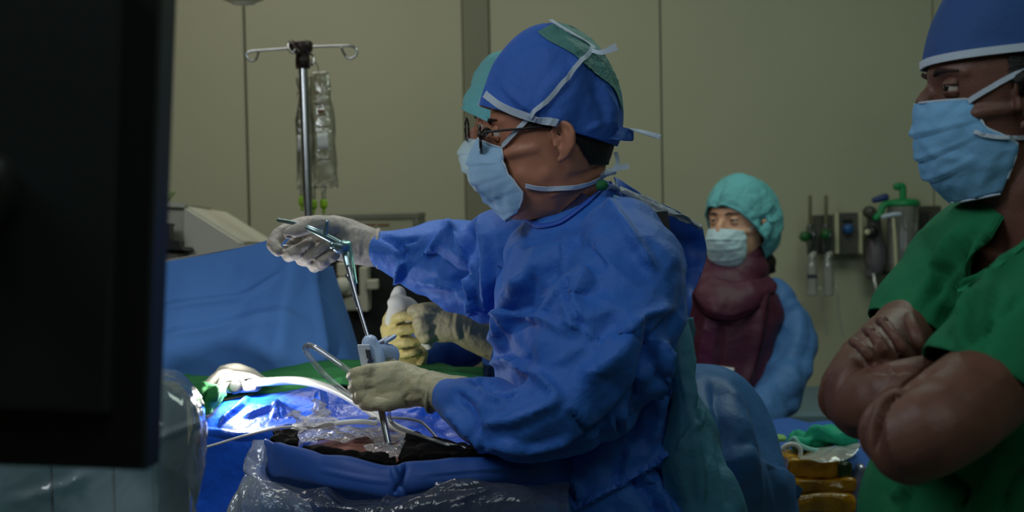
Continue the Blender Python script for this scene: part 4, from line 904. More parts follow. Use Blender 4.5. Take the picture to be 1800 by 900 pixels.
link('tie_knot', fixn(limb([(1060, 308, 2.06, 5), (1070, 303, 2.05, 6), (1080, 303, 2.06, 4)])), white_tape, mk)
link('tie_tail', fixn(ribbon([at(1068, 302, 2.05), at(1085, 296, 2.05), at(1105, 292, 2.05)], [-FW + UP, -FW, -FW], .0075)), white_tape, mk)
link('tie_tail', fixn(ribbon([at(1078, 300, 2.06), at(1086, 285, 2.07), at(1082, 268, 2.08)], [-FW, -FW, -FW], .006)), white_tape, mk)
# glasses
gl = thing('eyeglasses', H.wv((.1, 0, .01)), 'dark framed eyeglasses worn by the surgeon', 'glasses')
fm = M('glass_frame', (28, 22, 22), .3); 
for s in (-1, 1):
    P = [(.104 - .012 * abs(math.cos(a)) * 0 - abs(.034 + .027 * math.cos(a)) * .16 + .006, s * (.034 + .026 * math.cos(a)), .010 + .020 * np.sign(math.sin(a)) * abs(math.sin(a)) ** .6) for a in np.linspace(0, 2 * math.pi, 21)]
    link('lens_rim', fixn(H.part(tubew([Vector(p) for p in P], .0022, n=8, sub=2, cap=False))), fm, gl)
    link('lens', fixn(H.part(loft([np.array(P[:-1]), np.array(P[:-1]) + [.001, 0, 0]]))), film('lens_glass', .9, (255, 255, 255), .02, .03, 1, 0), gl)
    link('temple', fixn(H.part(tubew([Vector((.100, .060 * s, .016)), Vector((.085, .071 * s, .019)), Vector((.04, .0775 * s, .02)), Vector((.0, .081 * s, .02)), Vector((-.018, .082 * s, .008))], .0018, n=8))), fm, gl)
link('bridge', fixn(H.part(tubew([Vector((.109, -.008, .016)), Vector((.113, 0, .02)), Vector((.109, .008, .016))], .0018, n=8))), fm, gl)
# inner dark collar
link('undershirt', fixn(limb([(1036, 336, 2.11, 40, .058), (1024, 366, 2.115, 56, .064), (1014, 410, 2.12, 66, .07)], cap=False)), M('navy_shirt', (34, 36, 76), .8), SG)
link('shirt_button', fixn(ellipsoid(at(1058, 326, 2.04), RT * .009, FW * .008, UP * .008)), M('green_dot', (20, 110, 60), .7), SG)
# gown: torso + both sleeves, one continuous surface
torso = limb([(1003, 350, 2.11, 76, .066), (1011, 370, 2.115, 94, .105), (1020, 396, 2.12, 122, .16), (1028, 440, 2.12, 142, .19), (1030, 500, 2.12, 160, .19), (1034, 590, 2.12, 165, .175), (1046, 690, 2.12, 160, .165), (1062, 780, 2.12, 158, .165), (1082, 870, 2.12, 166, .18), (1105, 980, 2.12, 180, .2), (1120, 1500, 2.12, 205, .24), (1120, 1850, 2.12, 210, .25)], n=36, cap=False)
near = limb([(1092, 425, 1.99, 78), (1092, 480, 1.95, 104, .09), (1072, 550, 1.92, 118, .095), (1040, 625, 1.89, 118, .095), (1000, 690, 1.88, 108, .09), (945, 730, 1.88, 86, .08), (890, 735, 1.91, 74, .068), (840, 718, 1.96, 62, .055), (808, 706, 2.0, 46, .042), (795, 700, 2.02, 38, .036)], n=32)
far = limb([(950, 440, 2.26, 90, .09), (890, 462, 2.31, 100, .085), (835, 470, 2.34, 84, .075), (780, 456, 2.36, 72, .068), (730, 452, 2.36, 56, .056), (690, 444, 2.36, 40, .042), (664, 438, 2.36, 33, .036)], n=30)
me = fuse([torso, near, far], .0052, 4)
def mask_up(V):
    x, y, d_ = proj(V); ends = np.clip((x - 660) / 90, .25, 1) * np.where(y > 600, np.clip((x - 780) / 90, .35, 1), 1); return ends * np.clip((y - 380) / 60, .15, 1) * np.where(y > 950, .4, 1)
crumple(me, .007, 4.0, 101, k=6, sharp=1, mask=mask_up)
crumple(me, .0045, 8.5, 102, k=7, sharp=1, mask=mask_up)
crumple(me, .0009, 20, 103, k=6, sharp=1, mask=mask_up)
sculpt(me, [(L_, w_, h_ * 1.35, k_) for L_, w_, h_, k_ in [
    # near sleeve
    ([(988, 405), (992, 460), (978, 520), (925, 572)], 7, .006, 'r'), ([(990, 480), (1000, 530), (1030, 590)], 9, -.010, 'r'), ([(985, 560), (1035, 585), (1060, 610), (1110, 575)], 7, .006, 'r'),
    ([(930, 470), (900, 530), (872, 620)], 16, .016, 's'), ([(915, 470), (935, 500), (930, 560)], 14, -.006, 's'), ([(870, 560), (930, 555), (985, 575)], 12, .010, 'r'),
    ([(850, 640), (920, 640), (985, 700)], 12, .014, 'r'), ([(985, 700), (920, 735), (850, 745)], 14, .012, 'r'), ([(830, 665), (870, 690), (905, 690)], 10, -.014, 'r'), ([(835, 655), (850, 690), (890, 705)], 8, .008, 'r'),
    ([(800, 690), (830, 720), (840, 770)], 10, -.012, 'r'), ([(785, 720), (815, 745), (870, 800)], 12, .012, 'r'), ([(860, 780), (930, 790), (1010, 770)], 12, .008, 'r'), ([(1130, 560), (1090, 620), (1020, 670)], 30, .014, 's'),
    ([(1195, 548), (1150, 600), (1120, 690), (1020, 785), (890, 815)], 14, -.014, 's'), ([(1000, 720), (1030, 760), (1060, 750)], 9, -.008, 'r'), ([(1180, 540), (1120, 560), (1060, 600)], 14, .010, 'r'),
    # back and lower torso pleats
    ([(1140, 560), (1135, 660), (1110, 780)], 12, -.018, 's'), ([(1165, 590), (1160, 680), (1140, 800)], 12, .016, 's'), ([(1185, 600), (1178, 700), (1165, 790)], 8, -.012, 'r'), ([(1090, 740), (1095, 800), (1080, 850)], 10, -.014, 'r'),
    ([(1020, 885), (1080, 855), (1150, 812), (1180, 790)], 8, .010, 'r'), ([(1110, 840), (1140, 870), (1165, 920)], 8, -.014, 'r'), ([(1150, 820), (1185, 860), (1220, 920)], 8, -.014, 'r'), ([(1130, 830), (1160, 870), (1190, 920)], 8, .012, 'r'),
    ([(965, 825), (1000, 835), (1020, 860), (1015, 880)], 8, .012, 'r'), ([(975, 840), (1000, 862), (1012, 880)], 6, -.01, 'r'), ([(935, 850), (960, 880), (985, 920)], 10, .010, 'r'),
    # far sleeve
    ([(742, 455), (760, 440), (800, 400)], 12, .014, 'r'), ([(712, 465), (712, 445), (690, 425)], 9, -.016, 'r'), ([(700, 500), (705, 470), (720, 450)], 8, .014, 'r'), ([(825, 395), (820, 450), (800, 520)], 12, -.016, 's'), ([(845, 380), (860, 450), (850, 550)], 14, .014, 's'),
    ([(735, 495), (790, 505), (850, 545)], 9, .010, 'r'), ([(815, 480), (830, 520), (825, 555)], 7, .012, 'r'), ([(780, 385), (810, 430), (830, 480)], 12, .010, 'r'), ([(670, 415), (700, 425), (735, 420)], 7, -.01, 'r'),
    # shoulder sheen fold
    ([(1065, 345), (1085, 380), (1120, 430), (1150, 480)], 12, .010, 's'), ([(1000, 420), (1040, 440), (1060, 480)], 22, -.008, 's'), ([(1040, 470), (1010, 520), (1000, 560)], 20, .010, 's')]])
GT = bvh(me)
gown = link('gown', me, gown_blue, SG)
# collar edge, back panels
link('collar', fixn(strap([(928, 386), (950, 398), (985, 392), (1020, 368), (1048, 345), (1070, 325)], [GT], 9, .003)), M('collar_blue', (44, 92, 196), .55), gown)
me = sheet([[(1074, 318, 2.1), (1110, 332, 2.13), (1150, 352, 2.18), (1200, 376, 2.22), (1236, 402, 2.24)], [(1085, 345, 2.06), (1120, 385, 2.14), (1160, 410, 2.2), (1205, 430, 2.24), (1243, 445, 2.24)],
            [(1130, 430, 2.06), (1155, 450, 2.12), (1180, 465, 2.18), (1208, 480, 2.22), (1230, 490, 2.22)], [(1165, 500, 2.06), (1180, 510, 2.1), (1192, 520, 2.14), (1204, 528, 2.17), (1214, 532, 2.18)], [(1188, 590, 2.06), (1192, 592, 2.08), (1197, 594, 2.1), (1201, 596, 2.12), (1204, 598, 2.13)]], 60, 60)
crumple(me, .003, 7, 111); link('back_flap', me, M('flap_blue', (40, 98, 206), .5, wr=.3, wscale=18), gown, solid=.0015)
me = sheet([[(1072, 316, 2.08), (1110, 332, 2.1), (1150, 351, 2.15), (1200, 375, 2.19), (1234, 398, 2.22)], [(1074, 324, 2.05), (1110, 348, 2.08), (1150, 370, 2.12), (1200, 384, 2.17), (1232, 402, 2.21)], [(1078, 332, 2.055), (1106, 364, 2.09), (1145, 378, 2.13), (1195, 384, 2.18), (1228, 402, 2.215)]], 50, 16)
crumple(me, .003, 18, 112); sculpt(me, [([(1085, 330), (1120, 352), (1180, 376)], 5, .006, 'r'), ([(1080, 332), (1110, 356)], 5, -.005, 'r')])
link('flap_lining', me, M('lining_grey', (164, 172, 194), .45, wr=.4, wscale=40), gown, solid=.0015, label='pale grey inner lining turned out')
link('back_strap', fixn(ribbon([at(1164, 372, 2.1), at(1170, 420, 2.08), at(1176, 480, 2.07), at(1184, 545, 2.06)], [-FW] * 4, .0165)), M('strap_black', (16, 15, 18), .7), gown, label='black strap')
me = sheet([[(1076, 345, 2.03), (1090, 350, 2.04), (1104, 362, 2.06), (1112, 372, 2.09)], [(1085, 400, 1.99), (1110, 410, 2.0), (1135, 425, 2.03), (1150, 432, 2.08)], [(1120, 455, 1.975), (1140, 462, 1.985), (1160, 480, 2.02), (1172, 490, 2.07)], [(1165, 530, 1.97), (1178, 538, 1.98), (1190, 550, 2.02), (1198, 556, 2.06)]], 36, 46)
crumple(me, .003, 9, 113); link('near_back_edge', me, gown_back_sheen, gown, solid=.0015, label='back edge of the gown with teal sheen painted in')
rows = []
for y, xa_, xb_, da in ((560, 1168, 1203, 2.03), (640, 1172, 1216, 2.0), (720, 1176, 1244, 1.985), (800, 1170, 1274, 1.975), (900, 1166, 1308, 1.97), (1100, 1160, 1350, 1.96), (1500, 1150, 1400, 1.96)):
    rows.append([(xa_, y, da + .0), (xa_ + (xb_ - xa_) * .3, y, da - .03), (xa_ + (xb_ - xa_) * .65, y, da - .03), (xb_ - 4, y, da + .02), (xb_, y, da + .1)])
me = sheet(rows, 50, 90); crumple(me, .006, 5, 114)
sculpt(me, [([(1205, 640), (1222, 740), (1235, 900)], 12, .008, 's'), ([(1240, 715), (1225, 740), (1190, 790)], 6, .006, 'r'), ([(1260, 760), (1275, 840), (1285, 900)], 12, -.008, 's')])
link('back_panel', me, gown_back_sheen, gown, solid=.0015, label='overlapping back panel of the gown with teal sheen painted in')
# belt tie at the waist
link('waist_tie', fixn(strap([(1010, 892), (1050, 872), (1100, 845), (1150, 815), (1178, 795)], [GT], 9, .003)), M('tie_blue', (54, 110, 214), .5), gown)
legs(SG, at(1080, 900, 2.12).x, 2.12, (-1, .1), .5, M('trouser_navy', (30, 44, 80), .8), black_plastic)

def finger(pts, r0, r1, dd=None):
    n = len(pts); return limb([(p[0], p[1], p[2], r0 + (r1 - r0) * i / (n - 1)) for i, p in enumerate(pts)], n=14)
# raised right hand in a glove: index and thumb on the levers, three fingers curled round
D = 2.34
hand = [limb([(655, 436, 2.36, 34, .032), (625, 428, 2.36, 37, .03), (595, 418, 2.355, 38, .024), (570, 412, 2.36, 34, .022), (550, 412, 2.37, 30, .02)], n=24),
        finger([(580, 396, 2.32), (552, 394, 2.295), (530, 402, 2.29), (508, 410, 2.29)], 17, 11),                # thumb
        finger([(556, 392, 2.37), (525, 396, 2.37), (496, 408, 2.35), (481, 428, 2.335), (487, 440, 2.325)], 15, 11.5),   # index
        finger([(560, 412, 2.38), (520, 430, 2.38), (506, 446, 2.35), (516, 446, 2.325), (544, 428, 2.315)], 14, 12),
        finger([(575, 424, 2.38), (545, 442, 2.38), (532, 456, 2.35), (544, 452, 2.325), (572, 432, 2.315)], 14, 12),
        finger([(590, 436, 2.38), (566, 454, 2.38), (550, 466, 2.35), (562, 464, 2.325), (588, 446, 2.315)], 14, 11)]
me = fuse(hand, .0027, 3); crumple(me, .0006, 38, 121)
sculpt(me, [([(528, 452), (545, 436), (566, 420)], 3.5, -.005, 'r'), ([(543, 466), (562, 450), (586, 436)], 3.5, -.005, 'r'), ([(500, 414), (520, 420), (548, 416)], 4, -.005, 'r'), ([(492, 446), (505, 432), (530, 422)], 3.5, -.005, 'r'), ([(610, 385), (612, 420), (606, 450)], 5, -.002, 'r'), ([(628, 400), (632, 440)], 5, .002, 'r'), ([(640, 415), (636, 455)], 5, -.002, 'r'), ([(600, 380), (596, 410)], 5, .002, 's')])
gv = link('glove', me, latex_lit_grey, SG)
link('cuff_roll', fixn(limbw([at(663 - 0, 437, 2.36) + RT * .0, at(668, 437, 2.36)], [.034, .034], [.034, .034], cap=False)), latex_lit_grey, gv)
# left hand: fist seen from its back, gripping the scope
hand = [limb([(808, 700, 2.02, 40, .036), (775, 690, 2.03, 35, .033), (745, 682, 2.04, 33, .03), (715, 678, 2.05, 40, .026), (685, 676, 2.05, 42, .024), (658, 676, 2.05, 36, .022)], n=24),
        finger([(668, 652, 2.05), (640, 654, 2.04), (622, 660, 2.06), (624, 662, 2.09), (650, 664, 2.105)], 14, 11),
        finger([(664, 670, 2.045), (638, 674, 2.035), (624, 680, 2.055), (626, 684, 2.09), (652, 684, 2.105)], 14, 11),
        finger([(664, 690, 2.045), (642, 694, 2.035), (630, 698, 2.055), (634, 702, 2.085), (656, 702, 2.1)], 13, 11),
        finger([(705, 702, 2.035), (675, 710, 2.02), (656, 708, 2.025), (642, 710, 2.045), (648, 712, 2.075), (662, 712, 2.09)], 14, 11),
        finger([(720, 660, 2.08), (694, 646, 2.1), (670, 640, 2.11), (650, 640, 2.11)], 15, 11)]
me = fuse(hand, .0027, 3); crumple(me, .0006, 36, 122)
sculpt(me, [([(720, 690), (712, 702), (718, 716)], 6, -.003, 'r'), ([(744, 655), (738, 690), (744, 710)], 6, -.0025, 's'), ([(640, 664), (660, 662)], 4, -.003, 's'), ([(640, 684), (660, 682)], 4, -.003, 's')])
gv = link('glove', me, latex, SG)
link('cuff_ring', fixn(limbw([at(762, 690, 2.035), at(766, 691, 2.034)], [.0305, .0305], [.0345, .0345], cap=False, n=28)), latex, gv)

# ------------------------------------------------------------------ assistant behind the surgeon
DA = 2.62
AS = thing('person', (at(1000, 900, DA).x, at(1000, 900, DA + .1).y, 0), 'assistant almost hidden behind the surgeon, in green cap and yellow gloves', 'person')
H = Head(925, 238, DA, (-1, .1))
me = fuse([H.part(p) for p in head_parts()] + [limb([(935, 250, DA, 52, .052), (935, 320, DA, 52, .055), (950, 390, DA, 90, .12)])], .005, 3); socket(me, H)
BODY = bvh(me); link('body', me, skin_asian, AS); eyes(H, AS, skin_asian)
me, rim, pn = capshape(H, [(0, .115), (40, .135), (90, .15), (150, .135), (200, .12), (360, .115)], [(0, .088), (100, .095), (200, .088), (360, .088)], ((.1, 0, .042), (-.45, 0, .9)), 131, .003, 16)
ac = link('bouffant_cap', me, bouffant, AS, solid=-.001); link('elastic_rim', fixn(rimband(rim, pn, .006, .003)), bouffant, ac)
mk, MG = facemask(H, [(.108, -.004, .06, .055, -.01), (.122, -.02, .06, .06, -.025), (.124, -.045, .055, .062, -.04), (.108, -.08, .05, .062, -.06), (.085, -.108, .05, .055, -.09), (.07, -.118, .05, .05, -.105)], mask_pale, AS)
link('eyeglass_rim', fixn(H.part(tubew([Vector((.106, .03 + .024 * math.cos(a), .012 + .02 * math.sin(a))) for a in np.linspace(0, 6.28, 17)], .002, n=8, sub=2))), M('glass_frame', (28, 22, 22), .3), AS)
torso = limb([(950, 380, DA + .05, 60, .09), (970, 430, DA + .05, 130, .18), (990, 540, DA + .05, 150, .17), (1000, 700, DA + .05, 150, .17), (1010, 900, DA + .05, 150, .18), (1020, 1500, DA + .05, 160, .2)], n=30)
armr = limb([(930, 470, DA + .2, 70, .08), (840, 560, DA + .22, 60, .07), (760, 620, DA + .15, 55, .055), (728, 636, DA + .06, 34, .04)], n=24)
arml = limb([(960, 450, DA - .12, 70, .07), (960, 540, DA - .14, 60, .06), (920, 610, DA - .1, 50, .05), (880, 606, DA - .05, 38, .042)], n=24)
me = fuse([torso, armr, arml], .009, 3); crumple(me, .005, 6, 132); link('gown', me, M('gown_navy', (46, 90, 168), .55, wr=.3, wscale=18), AS)
# gloved hands meeting over a white gauze roll
D = 2.58
hand = [limb([(722, 640, D + .06, 28, .034), (712, 618, D + .05, 27, .03), (698, 600, D + .03, 26, .026), (688, 580, D + .03, 20, .022)], n=20),
        finger([(690, 568, D + .02), (700, 558, D - .02), (722, 555, D - .03), (738, 560, D - .02)], 9.5, 8),
        finger([(688, 588, D + .02), (702, 581, D - .025), (724, 579, D - .03), (742, 577, D - .02)], 9.5, 8),
        finger([(692, 606, D + .02), (706, 603, D - .02), (724, 602, D - .025), (738, 602, D - .02)], 9.5, 8),
        finger([(704, 622, D + .02), (716, 622, D - .005), (728, 620, D - .01), (736, 618, D)], 8.5, 7.5),
        finger([(685, 580, D + .05), (684, 560, D + .04), (694, 546, D + .02)], 13, 10)]
me = fuse(hand, .003, 3); crumple(me, .0006, 36, 133); gv = link('glove', me, latex_yellow, AS)
link('cuff_ring', fixn(limbw([at(722, 630, D + .05), at(727, 634, D + .055)], [.034, .034], [.036, .036], cap=False, n=24)), latex_yellow, gv)
hand = [limb([(880, 606, D - .02, 34, .036), (840, 590, D - .03, 31, .034), (805, 574, D - .04, 29, .032), (780, 570, D - .04, 33, .026), (755, 566, D - .04, 31, .022)], n=20),
        finger([(765, 544, D - .05), (745, 542, D - .06), (724, 546, D - .05)], 12, 9.5),
        finger([(756, 560, D - .05), (740, 562, D - .06), (734, 570, D - .04), (744, 574, D - .01)], 12, 10),
        finger([(757, 576, D - .05), (744, 578, D - .06), (738, 586, D - .04), (748, 588, D - .01)], 12, 10),
        finger([(760, 590, D - .05), (750, 594, D - .055), (748, 598, D - .03), (756, 598, D)], 11, 9),
        finger([(775, 555, D - .01), (752, 556, D), (735, 562, D)], 12, 9)]
me = fuse(hand, .003, 3); crumple(me, .0006, 36, 134)
sculpt(me, [([(806, 545), (800, 575), (808, 600)], 6, .003, 'r'), ([(815, 548), (812, 580), (820, 600)], 5, -.003, 'r'), ([(830, 560), (824, 590)], 5, .002, 'r')])
link('glove', me, latex, AS)
me = fuse([limb([(702, 514, D + .02, 9, .014), (698, 528, D + .02, 16, .02), (706, 545, D + .01, 22, .022), (700, 560, D + .01, 22, .022)])], .0035, 2); crumple(me, .005, 22, 135)
tag(link('gauze_roll', me, white_cloth), 'white crumpled gauze roll between the yellow gloved hands', 'gauze')
me = sheet([[(730, 588, D - .02), (742, 586, D - .03), (756, 588, D - .02)], [(738, 602, D - .02), (750, 602, D - .03), (762, 602, D - .02)], [(750, 608, D - .02), (758, 612, D - .025), (762, 604, D - .02)]], 16, 16)
tag(link('gauze_corner', crumple(me, .003, 30, 3), white_cloth, solid=.001), 'small white gauze corner below the yellow gloved hands', 'gauze')
legs(AS, at(1000, 900, DA).x, DA + .06, (-1, .1), .5, M('trouser_navy', (30, 44, 80), .8), black_plastic)
# dark machine body that fills the gap below the assistant's hands
# ------------------------------------------------------------------ woman with maroon apron
DN = 4.1
WN = thing('person', (at(1300, 900, DN).x, at(1300, 900, DN).y, 0), 'woman in teal bouffant cap and maroon lead apron in background', 'person')
H = Head(1298, 401, DN, (-.66, -.75), pitch=4, scale=1.0)
me = fuse([H.part(p) for p in head_parts(nose=.113)] + [limb([(1304, 420, DN, 32, .05), (1302, 470, DN, 30, .048), (1300, 510, DN, 50, .06)])], .0045, 3); socket(me, H)
BODY = bvh(me); hm = me.copy(); link('body', me, skin_pale, WN); eyes(H, WN, skin_pale, look=(0, .15))
shell(hm, H, lambda L: ((L[:, 2] > .052 - .35 * np.maximum(0, np.abs(L[:, 1]) - .035) - .8 * np.maximum(0, .06 - L[:, 0])) & (L[:, 0] > .005)) | ((L[:, 0] < -.03) & (L[:, 2] > -.08)), .003, hair_black, WN)
link('hair_bun', crumple(fuse([limb([(1334, 440, DN + .06, 22, .04), (1342, 462, DN + .05, 18, .035), (1342, 482, DN + .04, 12, .03)])], .006, 2), .004, 30, 5), hair_black, WN)
me, rim, pn = capshape(H, [(0, .104), (30, .118), (60, .130), (90, .136), (130, .146), (170, .156), (200, .158), (230, .15), (270, .12), (360, .104)], [(0, .082), (90, .098), (180, .104), (230, .098), (360, .082)], ((.098, 0, .060), (-.70, 0, .70)), 141, .003, 17)
wc = link('bouffant_cap', me, bouffant, WN, solid=-.001); link('elastic_rim', fixn(rimband(rim, pn, .008, .004)), bouffant, wc)
mk, MG = facemask(H, [(.106, -.006, .058, .058, -.012), (.118, -.028, .056, .062, -.03), (.120, -.05, .054, .063, -.048), (.106, -.082, .05, .062, -.066), (.088, -.108, .048, .056, -.088), (.074, -.118, .05, .05, -.1)], mask_pale, WN)
for s in (1, -1):
    link('ear_loop', fixn(H.part(tubew([Vector((.058, .06 * s, -.012)), Vector((.03, .073 * s, .004)), Vector((0, .08 * s, .016)), Vector((-.012, .08 * s, .01))], .0016, n=6))), white_tape, mk)
maroon = M('apron_maroon', (84, 34, 56), .55, wr=.35, wscale=16, bump=.15, bscale=500)
torso = limb([(1300, 476, DN, 56, .08), (1292, 492, DN, 80, .11), (1288, 525, DN, 87, .135), (1288, 560, DN, 87, .14), (1284, 640, DN, 82, .135), (1284, 740, DN, 84, .14), (1290, 880, DN, 90, .15), (1290, 1150, DN, 92, .16)], n=32)
me = fuse([torso], .009, 3); crumple(me, .003, 6, 142)
sculpt(me, [([(1245, 560), (1238, 620), (1236, 700)], 10, .012, 'r'), ([(1268, 565), (1262, 640), (1258, 700)], 8, -.01, 's'), ([(1340, 540), (1330, 620), (1310, 690)], 12, .012, 's')])
ap = link('lead_apron', me, maroon, WN); AT = wmesh(ap)
link('apron_label', fixn(strap([(1262, 647), (1275, 649), (1290, 651)], [AT], 8, .004, DN)), white_cloth, ap)
link('apron_border', fixn(strap([(1352, 508), (1345, 560), (1334, 620), (1318, 670)], [AT], 4, .004, DN)), M('border_dark', (40, 14, 26), .5), ap)
link('apron_panel', fixn(strap([(1252, 562), (1244, 600), (1238, 650)], [AT], 22, .003, DN, th=.003)), M('apron_plum', (104, 46, 76), .35), ap)
me = fuse([limb([(1306, 452, DN, 35, .058), (1303, 475, DN, 37, .062), (1300, 492, DN, 42, .07)], n=28)], .006, 2); crumple(me, .003, 14, 143); tc_ = link('collar', me, maroon, WN, label='maroon thyroid collar')
me = sheet([[(1250, 488, DN - .1), (1272, 494, DN - .105), (1300, 496, DN - .105), (1330, 492, DN - .090), (1350, 486, DN - .06)], [(1228, 505, DN - .1), (1262, 520, DN - .140), (1298, 524, DN - .145), (1338, 516, DN - .120), (1364, 502, DN - .06)], [(1220, 528, DN - .1), (1256, 545, DN - .150), (1290, 550, DN - .155), (1325, 538, DN - .135), (1356, 520, DN - .08)], [(1232, 545, DN - .1), (1258, 556, DN - .145), (1284, 560, DN - .150), (1308, 552, DN - .135), (1330, 540, DN - .100)]], 40, 30)
crumple(me, .002, 9, 144); link('bib', me, maroon, tc_, solid=.005)
link('bib_border', fixn(tube([(1219, 520, DN - .12), (1232, 546, DN - .135), (1258, 559, DN - .165), (1284, 563, DN - .17), (1310, 555, DN - .155), (1338, 536, DN - .12), (1358, 516, DN - .09)], 3)), M('border_dark2', (40, 14, 26), .95, spec=.1), tc_)
sl = M('sleeve_blue', (76, 124, 186), .6, bump=.2, bscale=800, wr=.35, wscale=20)
me = fuse([limb([(1358, 520, DN + .02, 26, .06), (1378, 545, DN, 36, .07), (1388, 590, DN - .02, 40, .07), (1388, 640, DN - .06, 38, .068), (1372, 690, DN - .14, 40, .065), (1340, 730, DN - .22, 38, .06), (1300, 740, DN - .28, 30, .05)], n=24)], .008, 3); crumple(me, .006, 8, 145, k=6, sharp=.9); link('sleeve', me, sl, WN)
me = fuse([limb([(1232, 520, DN + .06, 26, .05), (1222, 580, DN + .04, 34, .06), (1224, 660, DN - .02, 36, .06), (1244, 720, DN - .12, 34, .055), (1270, 745, DN - .22, 28, .05)], n=24)], .008, 3); crumple(me, .006, 8, 146); link('sleeve', me, sl, WN)
link('glove', fuse([limb([(1290, 742, DN - .28, 18, .03), (1270, 746, DN - .29, 18, .03), (1255, 750, DN - .29, 12, .02)])], .005, 2), latex, WN)
legs(WN, at(1288, 900, DN).x, DN, (-.66, -.75), .55, M('trouser_maroon', (40, 24, 34), .8), black_plastic)

# ------------------------------------------------------------------ draped stand between surgeon and woman
t = thing('draped_stand', (at(1290, 900, 2.5).x, at(1290, 900, 2.5).y, 0), 'stand fully covered by a blue drape behind the surgeon', 'draped stand')
rows = [[(1150, 660, 2.9), (1210, 652, 2.9), (1262, 658, 2.9), (1300, 682, 2.9), (1330, 730, 2.9), (1352, 780, 2.95)], [(1150, 654, 2.6), (1210, 648, 2.6), (1258, 654, 2.6), (1296, 676, 2.62), (1330, 722, 2.66), (1362, 790, 2.72)],
        [(1150, 672, 2.4), (1212, 668, 2.38), (1262, 676, 2.38), (1302, 704, 2.42), (1340, 758, 2.5), (1376, 830, 2.6)], [(1150, 760, 2.34), (1212, 760, 2.3), (1270, 770, 2.3), (1318, 790, 2.36), (1358, 820, 2.46), (1398, 870, 2.58)],
        [(1150, 900, 2.32), (1214, 900, 2.27), (1280, 900, 2.27), (1332, 900, 2.34), (1374, 900, 2.44), (1412, 910, 2.58)], [(1150, 1500, 2.3), (1220, 1500, 2.24), (1290, 1500, 2.24), (1345, 1500, 2.32), (1385, 1500, 2.44), (1425, 1500, 2.58)]]
me = sheet(rows, 80, 120); crumple(me, .008, 4.5, 151)
sculpt(me, [([(1250, 670), (1275, 760), (1290, 900)], 16, -.016, 's'), ([(1270, 668), (1310, 760), (1330, 900)], 16, .014, 's'), ([(1300, 700), (1350, 800), (1375, 900)], 12, -.010, 's'), ([(1215, 655), (1258, 660), (1290, 680)], 10, .008, 'r')])
link('drape', me, M('stand_drape', (58, 112, 176), .5, bump=.2, bscale=900, wr=.35, wscale=12), t, solid=.002)
c0 = at(1250, 690, 2.62); link('tray', fixn(slab(c0.x - .12, c0.x + .0, c0.y - .12, c0.y + .18, c0.z - .06, c0.z - .03, .2)), metal, t, smooth=False)
link('post', fixn(tubew([(c0.x, c0.y, .02), (c0.x, c0.y, c0.z - .05)], .02, sub=2)), metal, t)
link('base', fixn(slab(c0.x - .15, c0.x + .15, c0.y - .2, c0.y + .2, 0, .04, .3)), metal_dull, t, smooth=False)

# ------------------------------------------------------------------ man in green scrubs
DM = 1.65
MN = thing('person', (at(1760, 900, DM).x, at(1760, 900, DM).y, 0), 'man in green scrubs with arms crossed at right edge', 'person')
H = Head(1773, 184, DM, (-1, -.02), pitch=0)
neck = limb([(1788, 220, DM + .01, 82, .06), (1798, 290, DM, 84, .062), (1812, 350, DM, 92, .068), (1822, 410, DM + .02, 118, .105), (1815, 500, DM + .03, 124, .112), (1810, 620, DM + .04, 120, .10)], n=30)
rarm = limb([(1700, 470, 1.74, 62, .05), (1640, 520, 1.72, 54, .045), (1580, 590, 1.66, 55, .045), (1530, 650, 1.58, 62, .047), (1505, 690, 1.53, 60, .044), (1530, 705, 1.47, 58, .042), (1580, 690, 1.44, 56, .038), (1640, 672, 1.46, 48, .034), (1710, 660, 1.5, 40, .03)], n=26, sub=4)
larm = limb([(1850, 560, 1.52, 84, .05), (1780, 640, 1.425, 82, .047), (1700, 706, 1.35, 88, .05), (1636, 752, 1.31, 84, .049), (1600, 768, 1.31, 76, .046), (1592, 752, 1.37, 66, .042), (1606, 720, 1.46, 56, .036), (1618, 680, 1.55, 44, .03), (1612, 645, 1.6, 36, .024)], n=26, sub=4)
hnd = [limb([(1612, 650, 1.58, 34, .02), (1590, 640, 1.565, 40, .02), (1575, 632, 1.555, 40, .016)], n=18),
       finger([(1624, 655, 1.54), (1616, 606, 1.52), (1605, 574, 1.535), (1598, 558, 1.57)], 14, 11.5),
       finger([(1604, 655, 1.515), (1584, 606, 1.482), (1563, 578, 1.50), (1549, 564, 1.54)], 13.5, 11),
       finger([(1574, 655, 1.495), (1554, 612, 1.466), (1536, 590, 1.485), (1523, 579, 1.525)], 13, 10.5),
       finger([(1546, 655, 1.488), (1528, 624, 1.462), (1512, 608, 1.478), (1500, 600, 1.515)], 12, 10)]
me = fuse([H.part(p) for p in head_parts(nose=.103, ex=.018)] + [neck, rarm, larm] + hnd, .003, 3); socket(me, H)
sculpt(me, [([(1560, 640), (1570, 655), (1560, 670)], 6, .002, 's'), ([(1580, 650), (1620, 660), (1650, 655)], 10, .002, 's'), ([(1540, 790), (1543, 745), (1566, 702), (1610, 668), (1655, 640)], 7, -.014, 's'), ([(1500, 628), (1540, 650), (1600, 652), (1645, 658)], 8, -.004, 's')])
crumple(me, .0006, 22, 161, sharp=.3)
BODY = bvh(me); hm = me.copy(); link('body', me, skin_dark, MN); eyes(H, MN, skin_dark, look=(.15, .05), brow=M('brow_brown', (44, 28, 22), .8))
shell(hm, H, lambda L: (L[:, 0] < .028 - .3 * np.maximum(0, .03 - L[:, 2])) & (L[:, 2] > .005 + .0 * L[:, 0]) & (L[:, 2] < .07) & (L[:, 0] > .004) & (L[:, 1] > 0), .0012, hair_black, MN, 'sideburn')
shell(hm, H, lambda L: (L[:, 0] < -.03) & (L[:, 2] > -.05) & (L[:, 2] < .07), .002, hair_black, MN)
